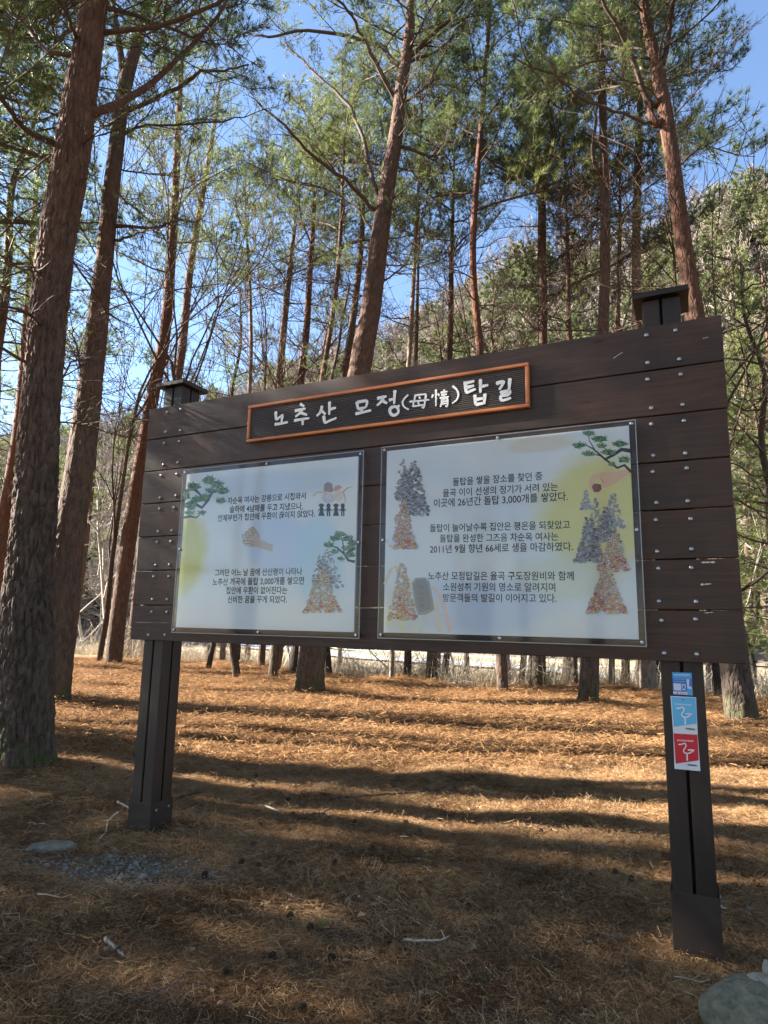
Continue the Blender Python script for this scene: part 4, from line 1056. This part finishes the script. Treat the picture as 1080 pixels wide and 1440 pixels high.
def tower(pic, xc, yt, yb, w_, kind, r_, steps=2, n=170, k=1.0):
    for i in range(n):
        t = (i + .5) / n; t = t ** .62; y = yt + (yb - yt) * t
        prof = (t * steps) % 1.0 if t < .999 else 1
        hwid = w_ / 2 * (.18 + .82 * (.62 * t + .38 * prof * (.4 + .6 * t)))
        x = xc + r_.uniform(-1, 1) * hwid
        sz = r_.uniform(1.0, 2.15) * (1.15 if t > .7 else .9) * k
        if kind == 'grey':
            g = r_.uniform(.06, .55); c = (g, g * .97, g * 1.05)
        elif kind == 'fade':
            g = r_.uniform(.20, .42); c = (g, g * .97, g * 1.05)
        else:
            c = r_.choice([(.75, .33, .06), (.78, .50, .15), (.75, .62, .55), (.78, .70, .62), (.78, .5, .15), (.75, .40, .42), (.62, .05, .06) if t > .6 else (.72, .55, .35), (.68, .14, .18) if t > .75 else (.6, .5, .5), (.55, .5, .5)])
        if kind != 'fade': pic.disc(x, y, sz * 1.3 + .26, sz + .24, (.10, .08, .08), 7)
        pic.disc(x, y, sz * 1.25, sz * .9, c, 7)
def q_(c, d=3):
    return tuple(round(x * 8) / 8 * .9 + .04 for x in c)
_of = Pic.mi
def mi2(s, c): return _of(s, tuple(round(x * 12) / 12 for x in c) if max(c) > .06 else (.02, .02, .02))
Pic.mi = mi2
def pine_print(pic, trunk, pads, r_, fl=1):
    for ln, w0_, w1_ in trunk: pic.line(ln, w0_, (.015, .015, .02), w1_)
    for (x, y, rx, ry) in pads:
        pic.disc(x, y, rx * .9, ry * .8, (.03, .09, .04), 10)
        for i in range(34):
            a = r_.uniform(0, 6.28); rr = r_.random() ** .5; c = r_.choice([(.02, .10, .05), (.05, .17, .05), (.12, .25, .05), (.2, .33, .1), (.25, .34, .2)])
            px, py = x + rx * rr * math.cos(a), y + ry * rr * math.sin(a); an = math.atan2(py - (y + ry * .7), px - x)
            pic.line([(px - math.cos(an) * 1.8, py - math.sin(an) * 1.8), (px + math.cos(an) * 2.4, py + math.sin(an) * 2.4)], 1.5, c, .7)
r_ = random.Random(5)
p = Pic(); pine_print(p, [([(259, 694), (268, 686), (276, 690), (280, 694)], 6, 3), ([(258, 712), (270, 706), (284, 714), (293, 703), (298, 693), (306, 690)], 6, 1.5), ([(280, 694), (290, 706)], 3, 2), ([(257, 728), (268, 726), (276, 728), (284, 721)], 4, 1)],
                      [(272, 684, 10, 6), (294, 675, 9, 7), (305, 681, 9, 6), (314, 690, 8, 6), (310, 704, 7, 4), (297, 690, 8, 4), (278, 702, 10, 5), (268, 712, 8, 6), (290, 699, 6, 4), (284, 721, 5, 3), (266, 721, 7, 3), (262, 697, 5, 6)], r_)
p.build('pine_branch_picture', pl_)
p = Pic(); pine_print(p, [([(499, 790), (490, 788), (483, 778), (474, 770), (467, 768)], 4, 1.5), ([(499, 770), (491, 776), (484, 781)], 5, 3), ([(484, 780), (482, 762), (478, 752)], 2, 1)],
                      [(478, 751, 8, 4), (463, 766, 7, 4), (471, 757, 7, 4), (489, 757, 8, 4), (495, 764, 6, 6), (487, 771, 6, 3), (492, 780, 7, 4), (471, 776, 6, 3), (480, 786, 4, 2)], r_)
p.build('pine_branch_picture', pl_)
p = Pic(); tower(p, 461, 772, 826, 44, 'fade', r_, 1, 150); tower(p, 452, 780, 822, 34, 'grey', r_, 1, 130, .7); tower(p, 453, 800, 861, 54, 'col', r_, 1, 260, .95); p.build('stone_tower_picture', pl_)
# family silhouettes
p = Pic()
for x, sk in ((452, 1), (462, 0), (472.5, 1), (482, 0)):
    p.disc(x, 711, 3.0, 3.2, (.02, .02, .02), 12); p.line([(x, 713), (x, 719)], 4.2, (.02, .02, .02), 5.2 if not sk else 5)
    if sk: p.poly([(x - 1.6, 716), (x + 1.6, 716), (x + 4.4, 725.5), (x - 4.4, 725.5)], (.02, .02, .02)); p.disc(x - 2.8, 710.5, 1.4, 1.2, (.02, .02, .02)); p.disc(x + 2.8, 710.5, 1.4, 1.2, (.02, .02, .02))
    else: p.line([(x - 1.3, 718), (x - 1.5, 726)], 2, (.02, .02, .02)); p.line([(x + 1.3, 718), (x + 1.5, 726)], 2, (.02, .02, .02))
    p.line([(x - 1.8, 715), (x - 4.6, 718.5)], 1.2, (.02, .02, .02)); p.line([(x + 1.8, 715), (x + 4.6, 718.5)], 1.2, (.02, .02, .02))
p.poly([(455, 690), (456, 681), (461, 677.5), (467, 680), (469, 691), (462, 693)], (.33, .25, .27)); p.disc(461, 700, 8, 8, (.60, .60, .72), 14); p.disc(461, 697, 5, 6, (.75, .66, .70), 12)
p.poly([(468, 689), (472, 683), (478, 682), (481, 686), (472, 691)], (.62, .33, .22)); p.disc(476, 697, 7, 8, (.78, .66, .58), 14)
p.line([(440, 698), (446, 692), (455, 692), (460, 696)], 1.4, (.62, .42, .25)); p.line([(482, 692), (489, 686), (496, 684)], 2.4, (.62, .42, .25), .8); p.line([(482, 690), (486, 702), (484, 708)], 2.2, (.70, .45, .28), 1); p.line([(468, 706), (472, 698), (480, 693)], 1.6, (.72, .46, .33), 1)
p.build('family_picture', pl_)
# clasped hands print
p = Pic(); sk1, sk2, ln = (.60, .50, .44), (.50, .40, .36), (.17, .12, .11)
p.poly([(361, 757), (384, 766), (383, 776), (356, 768)], sk1); p.poly([(343, 756), (352, 748), (364, 755), (363, 765), (354, 770), (344, 767), (340, 762)], sk1)
for i, (x, y) in enumerate(((344, 756), (348, 752), (352, 748.5), (356, 746))):
    p.disc(x, y, 3.4, 5.6, ln, 10, -.5 + i * .1); p.disc(x, y, 2.9, 5.1, sk2 if i % 2 else sk1, 10, -.5 + i * .1)
p.line([(341, 761), (350, 760), (357, 763)], .7, ln); p.line([(343, 765), (351, 764), (357, 767)], .7, ln); p.line([(357, 743.5), (363, 752), (364, 757)], 4, sk2, 3)
p.build('clasped_hands_picture', pl_)
# right poster
p = Pic(); tower(p, 566, 645, 704, 26, 'fade', r_, 1, 130); tower(p, 583, 648, 724, 44, 'grey', r_, 1, 300, .95); tower(p, 571, 660, 704, 28, 'grey', r_, 1, 120, .9); tower(p, 567, 702, 771, 40, 'col', r_, 2, 240, 1); p.build('stone_tower_picture', pr2)
p = Pic()
p.line([(541, 822), (549, 802), (556, 796), (562, 812)], 4, (.75, .66, .50), 5); p.line([(543, 880), (552, 850), (560, 850), (566, 888)], 5, (.72, .72, .45)); p.line([(608, 826), (618, 836), (626, 858), (633, 888)], 4, (.75, .58, .50), 5)
p.line([(600, 870), (606, 842), (612, 846), (618, 888)], 6, (.75, .70, .50)); p.line([(572, 886), (576, 860), (590, 858), (592, 888)], 5, (.62, .78, .70))
p.poly([(579, 820), (584, 813), (598, 812), (604, 818), (609, 845), (611, 857), (600, 864), (588, 865), (583, 850)], (.33, .34, .36)); p.poly([(582, 822), (586, 816), (597, 815), (601, 820), (606, 846), (606, 856), (590, 862), (586, 850)], (.25, .26, .28))
for yy in (825, 834, 842, 851): p.line([(588 + (yy - 825) * .1, yy), (592, yy - 2), (595 + (yy - 825) * .1, yy + 1)], .8, (.1, .1, .12)); p.line([(590, yy + 2), (596, yy + 2)], .7, (.1, .1, .12))
tower(p, 566, 792, 871, 40, 'col', r_, 1, 270, 1); p.build('stele_and_tower_picture', pr2)
p = Pic(); pine_print(p, [([(887, 634), (874, 632), (862, 640), (851, 646), (842, 638), (834, 631), (824, 626)], 6, 1.2), ([(851, 646), (860, 652), (868, 658), (878, 654), (888, 664)], 2.5, 4), ([(836, 632), (829, 620), (827, 612)], 1.6, .8), ([(845, 641), (832, 638)], 2, 1)],
                      [(828, 609, 8, 4), (843, 617, 11, 5), (815, 626, 10, 4), (828, 638, 9, 4), (872, 624, 10, 5), (856, 636, 10, 5), (846, 627, 6, 3), (878, 646, 8, 5), (860, 653, 4, 2)], r_)
p.build('pine_branch_picture', pr2)
p = Pic(); skr = (.74, .54, .36)
p.poly([(884, 659), (886, 666), (868, 678), (852, 686), (846, 684), (846, 672), (838, 673), (835, 680), (834, 690), (829, 688), (828, 676), (832, 668), (848, 664), (866, 664)], skr); p.poly([(832, 684), (836, 680), (845, 681), (846, 688), (842, 692), (835, 692)], (.25, .10, .06)); p.line([(844, 672), (850, 680)], 1, (.5, .25, .15))
p.build('hand_with_stone_picture', pr2)
p = Pic(); tower(p, 824, 688, 716, 16, 'fade', r_, 1, 60); tower(p, 862, 693, 742, 34, 'fade', r_, 1, 170); tower(p, 838, 700, 760, 30, 'fade', r_, 1, 130); tower(p, 852, 713, 762, 42, 'grey', r_, 1, 230, .95); tower(p, 828, 726, 790, 44, 'grey', r_, 1, 260, .95)
tower(p, 863, 748, 802, 48, 'col', r_, 1, 240, 1); tower(p, 853, 796, 861, 56, 'col', r_, 1, 300, 1.15); p.build('stone_tower_picture', pr2)

# name plate
pln = empty('name_plate', (0, 0, 0), parent=board)
c4 = quad_local([(348.7, 571), (743, 508), (744.5, 572.5), (346, 621.4)], .034)
u0 = (c4[0][0] + c4[3][0]) / 2; u1 = (c4[1][0] + c4[2][0]) / 2; sl0 = (c4[1][1] - c4[0][1]); sl1 = (c4[2][1] - c4[3][1])
v1 = (c4[0][1] + c4[1][1]) / 2; v0 = (c4[2][1] + c4[3][1]) / 2
def tilt(u, v):   # the plate hangs with a very slight tilt
    return v + ((sl0 + sl1) / 2) * ((u - u0) / (u1 - u0) - .5)
fr = .022
mb = MB()
def tbox(x0, x1, y0, y1, z0_, z1_):
    vs = [(x, y, tilt(x, z)) for z in (z0_, z1_) for y in (y0, y1) for x in (x0, x1)]
    mb.add(vs, [(0, 2, 3, 1), (4, 5, 7, 6), (0, 1, 5, 4), (2, 6, 7, 3), (0, 4, 6, 2), (1, 3, 7, 5)])
tbox(u0, u1, -.034, -.002, v1 - fr, v1); tbox(u0, u1, -.034, -.002, v0, v0 + fr); tbox(u0, u0 + fr, -.034, -.002, v0 + fr, v1 - fr); tbox(u1 - fr, u1, -.034, -.002, v0 + fr, v1 - fr)
mb.build('frame', M['orange'], pln, bevel=.006)
mb = MB(); tbox(u0 + fr, u1 - fr, -.024, -.003, v0 + fr, v1 - fr); mb.build('ribbed_field', M['rib'], pln)
ST_ = [  # brush strokes in pixels of an enlarged view: points, start and end width
 [(145, 197), (147, 224), (158, 218), (172, 208)], [(169, 211), (165, 236)], [(141, 243), (165, 240), (188, 235)],
 [(231, 170), (246, 180)], [(212, 196), (232, 191), (251, 187)], [(238, 190), (228, 205), (214, 216)], [(234, 202), (256, 210)], [(209, 230), (238, 225), (264, 221)], [(240, 225), (240, 246)],
 [(309, 177), (302, 200), (289, 214)], [(305, 193), (321, 208)], [(335, 162), (334, 210)], [(336, 190), (358, 184)], [(314, 212), (319, 236), (338, 229), (360, 220)],
 [(431, 163), (436, 190)], [(431, 165), (466, 161), (463, 184)], [(436, 189), (463, 183)], [(449, 187), (448, 202)], [(426, 206), (455, 200), (483, 193)],
 [(503, 152), (520, 147), (537, 144)], [(526, 147), (516, 164), (502, 177)], [(520, 159), (539, 169)], [(545, 158), (563, 152)], [(566, 122), (563, 172)], [(560, 180), (548, 190), (552, 206), (564, 211), (577, 202), (577, 188), (566, 180), (556, 182)], [(574, 182), (583, 176)],
 [(613, 138), (598, 154), (593, 168), (600, 182), (616, 191)],
 [(638, 139), (634, 160), (628, 181)], [(636, 141), (656, 138), (677, 136)], [(676, 137), (672, 164), (668, 184), (660, 181)], [(628, 179), (668, 174)], [(617, 163), (650, 160), (688, 156)], [(651, 145), (656, 153)], [(647, 165), (652, 173)],
 [(711, 119), (711, 180)], [(701, 137), (696, 150)], [(718, 134), (723, 143)], [(727, 131), (752, 127)], [(729, 140), (750, 136)], [(740, 120), (740, 147)], [(724, 150), (757, 145)], [(732, 154), (731, 168), (726, 182)], [(732, 155), (751, 152), (751, 178), (744, 177)], [(733, 163), (750, 160)], [(733, 171), (750, 168)],
 [(769, 107), (784, 120), (790, 138), (784, 156), (768, 169)],
 [(808, 99), (826, 95), (847, 90)], [(815, 99), (819, 129), (835, 124), (852, 118)], [(818, 113), (846, 106)], [(868, 83), (868, 132)], [(869, 110), (896, 104)], [(848, 138), (851, 174)], [(884, 134), (881, 172)], [(850, 156), (882, 150)], [(851, 173), (881, 168)],
 [(923, 99), (948, 92), (945, 104), (934, 121)], [(972, 80), (969, 126)], [(937, 131), (969, 126), (966, 138), (941, 143), (943, 158), (960, 155), (977, 149)]]
for k, st in enumerate(ST_):
    pp = [(330 + a / 2.512, 500 + b_ / 2.512) for a, b_ in st]
    q = [Bq(x, y, .028) for x, y in pp]; n = 5 + 4 * len(q)
    sm = catmull([(a, 0, b_) for a, b_ in q], n)
    thin = 26 <= k <= 45
    base = .009 if thin else .0145
    mb = MB(); rr = random.Random(k); vs = []
    for i, pt in enumerate(sm):
        t = i / (n - 1); t0_ = sm[min(i + 1, n - 1)] - sm[max(i - 1, 0)]; t0_ = t0_ / (np.linalg.norm(t0_) + 1e-9); nx_, nz_ = -t0_[2], t0_[0]
        wd = base * (1.15 - .35 * t + .25 * math.exp(-t * 12)) * (.55 if i in (0, n - 1) else 1) * (.92 + .16 * rr.random()) * .5 * 1.3
        for s_ in (-1, 1):
            for dep in (-.0255, -.0285): vs.append((pt[0] + nx_ * wd * s_, dep, pt[2] + nz_ * wd * s_))
    mb.add(vs, [(4 * i + 1, 4 * i + 3, 4 * i + 7, 4 * i + 5) for i in range(n - 1)] + [(4 * i, 4 * i + 1, 4 * i + 5, 4 * i + 4) for i in range(n - 1)] + [(4 * i + 2, 4 * i + 6, 4 * i + 7, 4 * i + 3) for i in range(n - 1)])
    if k in (0, 3, 9, 14, 19, 26, 27, 34, 45, 46, 55): allb = MB()
    allb.add(mb.v, mb.f)
    if k in (2, 8, 13, 18, 25, 26, 33, 44, 45, 54, 57): allb.build('letter', M['white'], pln)

# stickers on the right post
OFS = -(.04 + .002)     # post front lies behind the plank front
def Sq(px, py, off): return Bq(px, py, off)
def sticker(name, lab, layers, t0=.0015):
    e = empty(name, (0, 0, 0), parent=board); e['label'] = lab
    off = OFS + t0
    for i, (nm, polys, c) in enumerate(layers):
        mb = MB(); o_ = off + .0004 * i
        for pl in polys:
            q = [Bq(930 + x / 9, 935 + y / 9, o_) for x, y in pl]; b_ = OFS + .0002 if i == 0 else o_ - .0003
            n = len(q); mb.add([(a, -o_, z) for a, z in q] + [(a, -b_, z) for a, z in q], [tuple(range(n))] + [(k, k + n, (k + 1) % n + n, (k + 1) % n) for k in range(n)])
        mb.build(nm, flat('sticker_ink', c, .4), e)
def strip(pts, w_):
    out = []
    for (x0, y0), (x1, y1) in zip(pts, pts[1:]):
        l = math.hypot(x1 - x0, y1 - y0); nx, ny = -(y1 - y0) / l * w_ / 2, (x1 - x0) / l * w_ / 2; ex, ey = (x1 - x0) / l * w_ * .3, (y1 - y0) / l * w_ * .3
        out.append([(x0 - nx - ex, y0 - ny - ey), (x0 + nx - ex, y0 + ny - ey), (x1 + nx + ex, y1 + ny + ey), (x1 - nx + ex, y1 - ny + ey)])
    return out
def dashes(x0, x1, y0, y1, n, h):
    out = []
    for i in range(n):
        xa = x0 + (x1 - x0) * i / n; yy = y0 + (y1 - y0) * i / n; ww = (x1 - x0) / n * .7
        out.append([(xa, yy), (xa + ww, yy + 1), (xa + ww, yy + h), (xa, yy + h - 1)])
    return out
sticker('sticker', 'dark and light blue audio guide sticker at the top of the right post', [
    ('sticker_sheet', [[(135, 92), (385, 100), (400, 390), (150, 375)]], (.03, .16, .52)), ('sticker_panel', [[(139, 96), (381, 104), (385, 175), (144, 165)], [(325, 290), (395, 300), (398, 385), (330, 378)]], (.06, .34, .66)),
    ('lettering', dashes(160, 365, 118, 122, 10, 14) + dashes(162, 300, 176, 182, 9, 5) + dashes(162, 300, 205, 210, 9, 5), (.55, .70, .85)),
    ('sticker_panel', [[(153, 232), (248, 238), (252, 325), (158, 320)], [(150, 335), (328, 342), (330, 378), (153, 366)], [(315, 180), (355, 182), (350, 270), (385, 280), (383, 305), (330, 298)]], (.55, .60, .68)),
    ('headphone_icon', strip([(264, 285), (264, 262), (275, 248), (292, 248), (303, 262), (303, 288)], 8) + dashes(268, 312, 300, 303, 2, 18), (.7, .75, .85)), ('lettering', [[(190, 365), (205, 340), (220, 367)]] + dashes(235, 310, 352, 356, 5, 12), (.5, .12, .12))])
BIRD = [(198, 549), (225, 548), (248, 541), (268, 535), (284, 545), (288, 566), (278, 590), (262, 610), (256, 632), (266, 652), (300, 664), (338, 656), (362, 640), (386, 622), (350, 618), (315, 620)]
for dx, dy, cc, lb, tp in ((0, 0, (.10, .42, .68), 'light blue sticker with a white wading bird', 393), (25, 458, (.52, .008, .025), 'red sticker with a white wading bird', 866)):
    if dy == 0: sheet = [(115, 393), (440, 410), (460, 879), (150, 864)]; area = [(126, 403), (432, 419), (448, 745), (158, 782)]
    else: sheet = [(150, 866), (461, 881), (495, 1345), (167, 1315)]; area = [(155, 868), (457, 885), (475, 1210), (182, 1250)]
    sticker('sticker', lb, [('sticker_sheet', [sheet], (.62, .64, .68)), ('sticker_panel', [area], cc),
        ('bird_emblem', strip([(x + dx, y + dy) for x, y in BIRD], 15) + strip([(300 + dx, 660 + dy), (303 + dx, 750 + dy)], 15), (.78, .76, .76)),
        ('lettering', dashes(175 + dx, 385 + dx, 486 + dy, 498 + dy, 11, 20), (.45, .62, .75) if dy == 0 else (.75, .45, .48)), ('lettering', dashes(308 + dx, 425 + dx, 795 + dy, 806 + dy, 8, 22), (.05, .06, .06)),
        ('hole', [[(277 + dx * .95 + 8 * math.cos(a), (442 if dy == 0 else 888) + 9 * math.sin(a)) for a in [i * .7 for i in range(9)]]], (.01, .01, .02))])

# ------------------------------------------------------------------ stones, cones, sticks
def rock(name, label, loc, size, m, seed, cat='stone', rz=0, sub=4, k=.25, tilt_=(0, 0), group=None):
    bm = bmesh.new(); bmesh.ops.create_icosphere(bm, subdivisions=sub, radius=1)
    for v in bm.verts:
        c = v.co.copy(); f = 1 + noise.noise(c * .9 + Vector((seed, seed * 2, 0))) * k + noise.noise(c * 3 + Vector((seed, 0, 5))) * k * .45 + noise.noise(c * 9) * k * .16 + noise.noise(c * 24) * k * .05
        v.co = Vector((c.x * size[0], c.y * size[1], c.z * size[2])) * f
    me = bpy.data.meshes.new(name); bm.to_mesh(me); bm.free(); me.materials.append(m)
    me.polygons.foreach_set('use_smooth', [True] * len(me.polygons))
    o = link(name, me, None, loc, (tilt_[0], tilt_[1], rz)); tag(o, label, cat, group); return o
def onG(px, py, dz=0):
    q = Gp(px, py); q.z = gz(q.x, q.y) + dz; return q
q = onG(72, 1203); rock('flat_stone', 'flat grey-green stone lying left of the gravel patch', (q.x, q.y, q.z + .012), (.155, .085, .042), M['stone'], 2, rz=.35)
q = onG(1050, 1440); bq = Vector((q.x + .03, q.y - .02, q.z))
rock('boulder', 'rounded grey-green lichen boulder in the lower right corner', (bq.x - .02, bq.y - .03, bq.z + .03), (.19, .19, .15), M['moss'], 5, 'boulder', sub=5, k=.17)
q2 = P(1067, 1382, bq.y + .01)
rock('pebble', 'pale grey stone set on the lichen boulder', q2, (.056, .046, .036), M['stone_pale'], 9, k=.25, rz=.3, sub=4)
q3 = P(1080, 1362, bq.y + .03); rock('pebble', 'small grey stone standing on the pale stone, cut by the right edge', q3, (.022, .020, .032), M['stone_pale'], 4, k=.25, sub=3)
q = onG(855, 1315); rock('flat_stone', 'half-buried pale stone left of the right post', (q.x, q.y, q.z - .005), (.12, .07, .03), M['stone'], 13, rz=.3, k=.5)
q = onG(252, 1273); rock('pebble', 'small bluish pebble at the lower edge of the gravel', (q.x, q.y, q.z + .006), (.018, .014, .012), M['stone'], 21, sub=3)
q = onG(1055, 1275); rock('pebble', 'small pale stone right of the right post', (q.x, q.y, q.z + .01), (.025, .018, .02), M['stone_pale'], 22, sub=3)
q = onG(430, 1152); rock('pebble', 'small pale stone below the bleached stick', (q.x, q.y, q.z + .008), (.045, .03, .015), M['stone_pale'], 23, sub=3)
q = Gp(-4, 1010); rock('boulder', 'unidentified dark rounded shape at the left edge behind the big pine', (P(-6, 915, 8.5).x, 8.5, .75), (.2, .35, .78), M['bark_dark'], 31, 'boulder', k=.2)  # dark shape of unknown kind, modelled as a rock
for i, (px, py) in enumerate([(157, 1340), (667, 1340), (592, 1405), (150, 1348), (830, 1330), (690, 1325), (505, 1270), (270, 1345)]):
    q = onG(px, py); rock('pebble', 'small pale pebble lying on the shaded needles', (q.x, q.y, q.z + .024), (.014, .011, .009), M['stone_pale'], 40 + i, sub=2, group='small pale pebbles')

def cone_mesh(seed):
    r_ = random.Random(seed); mb = MB(); n = 46
    mb.tube([(0, 0, -.018), (0, 0, -.005), (0, 0, .012), (0, 0, .022)], [.006, .010, .008, .002], 7)
    for i in range(n):
        t = i / n; z = -.018 + .036 * t; rr = .019 * math.sin(math.pi * (.18 + .78 * t)) ** .8; a = i * 2.4
        d = Vector((math.cos(a), math.sin(a), .35 + t * .5)); p = Vector((0, 0, z)); e = p + d * rr; s = Vector((-math.sin(a), math.cos(a), 0)) * .0055; u = Vector((0, 0, .0022))
        mb.add([p, e - s, e + d * .002 - u, e + s, e + u * 2], [(0, 1, 4), (0, 4, 3), (1, 2, 4), (4, 2, 3), (0, 2, 1), (0, 3, 2)])
    return mb.mesh('pine_cone', [M['cone']])
CM = [cone_mesh(1), cone_mesh(2)]
CONES = [(367, 1165), (405, 1172), (355, 1198), (364, 1228), (470, 1222), (523, 1200), (435, 1312), (317, 1376), (382, 1355), (425, 1423), (466, 1355), (497, 1162), (500, 1158), (288, 1242), (340, 1222), (405, 1120), (490, 1098), (413, 1142),
         (408, 1295), (435, 1315), (830, 1232), (865, 1228), (888, 1236), (700, 1203), (855, 1175), (640, 1055), (622, 1045), (820, 1060), (960, 1118), (545, 1165), (595, 1150), (335, 1082), (360, 1090), (355, 1106), (130, 1095), (300, 1065), (455, 1042), (585, 1028),
         (905, 1132), (760, 1170), (570, 1158), (1030, 1225), (120, 1120), (560, 1093), (250, 1030), (520, 1050), (700, 1035), (480, 1030), (760, 1080), (1035, 1105), (640, 1110)]
for i, (px, py) in enumerate(CONES):
    q = onG(px, py, .030); o = link('pine_cone', CM[i % 2], None, q, (rng.uniform(0, 6), rng.uniform(0, 6), rng.uniform(0, 6)), rng.uniform(.7, 1.1))
    tag(o, 'small dark open pine cone lying on the needle litter', 'pine cone', 'pine cones on the ground')
def stick(label, pxs, r0, m, seed, forks=0, r1=None):
    r_ = random.Random(seed); pts = [onG(px, py, r0 * 1.2 + .022) for px, py in pxs]; base = pts[0].copy()
    sm = [Vector(v) - base for v in catmull(pts, 6 * len(pts))]
    for v in sm: v += rv(r_, r0 * .22); v.z = max(v.z, gz(v.x + base.x, v.y + base.y) - base.z + r0 * 1.2 + .016)
    n = len(sm); mb = MB(); mb.tube(sm, [r0 + ((r1 if r1 is not None else r0 * .5) - r0) * i / (n - 1) for i in range(n)], 8)
    for k in range(forks):
        i = r_.randrange(n // 3, n - 2); d = ((sm[i + 1] - sm[i]).normalized() + rv(r_, .6)).normalized(); d.z = abs(d.z) * .3
        mb.tube([sm[i], sm[i] + d * r0 * 6, sm[i] + d * r0 * 14], [r0 * .5, r0 * .4, r0 * .15], 5)
    o = mb.build('stick', m, None, True, loc=base); tag(o, label, 'stick'); return o
stick('bleached broken stick right of the left post', [(366, 1129), (380, 1135), (398, 1143)], .011, M['stick_pale'], 1)
stick('dark bark-covered stick next to the bleached stick', [(407, 1147), (425, 1149), (445, 1145), (458, 1146)], .013, M['branch'], 2, 2)
stick('long dark fallen branch across the sunlit ground', [(463, 1122), (510, 1118), (560, 1115), (610, 1112), (645, 1098)], .011, M['branch'], 3, 6)
stick('curved root-like stick below the left post', [(165, 1152), (152, 1165), (148, 1180), (138, 1195)], .007, M['stick_pale'], 4)
stick('thin dark stick on the mound left of the left post', [(52, 1148), (75, 1140), (100, 1137), (122, 1134)], .007, M['branch'], 5, 2)
stick('short thick stick beside the foot of the left post', [(252, 1126), (268, 1123), (290, 1116)], .015, M['branch'], 6)
stick('pale forked stick on the shaded ground in the lower middle', [(567, 1328), (590, 1329), (620, 1328), (632, 1320)], .007, M['stick_pale'], 7, 1)
stick('weathered lichen-covered stick in the lower left', [(146, 1338), (158, 1350), (172, 1361)], .010, M['stone_pale'], 8)
stick('long thin stick at the bottom left', [(180, 1421), (215, 1405), (250, 1388)], .006, M['twig'], 9, 1)
stick('dark stick at the left edge below the flat stone', [(0, 1250), (30, 1248), (72, 1245)], .006, M['branch'], 10)
stick('small pale stick piece above the flat stone', [(165, 1139), (182, 1147)], .010, M['stick_pale'], 11)
stick('dark twig under the shade line in the middle right', [(735, 1197), (750, 1191), (768, 1191)], .006, M['branch'], 12, 2)
stick('broken bent twig low in the left part of the gravel', [(185, 1280), (196, 1272), (200, 1276)], .006, M['leafdry'], 13)
# dry leaves
def leaf(label, px, py, s, seed):
    r_ = random.Random(seed); mb = MB(); n = 11; q = onG(px, py, .028); vs = [(0, 0, .003)]
    for i in range(n):
        a = 2 * math.pi * i / n; rr = s * (1 if i % 2 else .55) * (1 + .3 * math.cos(a)); vs.append((rr * math.cos(a), rr * .7 * math.sin(a), r_.uniform(0, s * .35)))
    k = len(vs); vs += [(a, b_, c - .0012) for a, b_, c in vs]
    fs = [(0, 1 + i, 1 + (i + 1) % n) for i in range(n)] + [(k, k + 1 + (i + 1) % n, k + 1 + i) for i in range(n)] + [(1 + i, k + 1 + i, k + 1 + (i + 1) % n, 1 + (i + 1) % n) for i in range(n)]
    mb.add(vs, fs); o = mb.build('dry_leaf', M['leafdry'], None, loc=q, rot=(0, 0, r_.uniform(0, 6))); tag(o, label, 'leaf'); return o
leaf('curled brown dry leaf at the lower left', 298, 1399, .022, 1); leaf('pale brown leaf right of the forked stick', 665, 1338, .020, 2); leaf('reddish dry leaf under the gravel patch', 448, 1358, .016, 3); leaf('small tan leaf near the bottom right', 770, 1418, .014, 4); leaf('tan leaf right of the right post', 1032, 1268, .016, 5)
# fresh green needle tufts on the ground
for px, py, lb in ((450, 1305, 'fresh green pine tuft lying in the lower middle'), (533, 1100, 'small green tuft on the shade edge in the middle'), (672, 1385, 'dull green tuft near the bottom right')):
    q = onG(px, py, .012); mb = MB(); r_ = random.Random(px)
    for i in range(6): needles_at(mb, Vector((r_.gauss(0, .02), r_.gauss(0, .015), 0)), Vector((r_.gauss(0, 1), r_.gauss(0, 1), .3)), r_, 18, .06, .002)
    o = mb.build('green_tuft', M['greenbit'], None, loc=q); tag(o, lb, 'needle tuft')
# stump stub at the foot of the thin pale trunk is part of the litter mound: small roots
print('objects', len(bpy.data.objects))
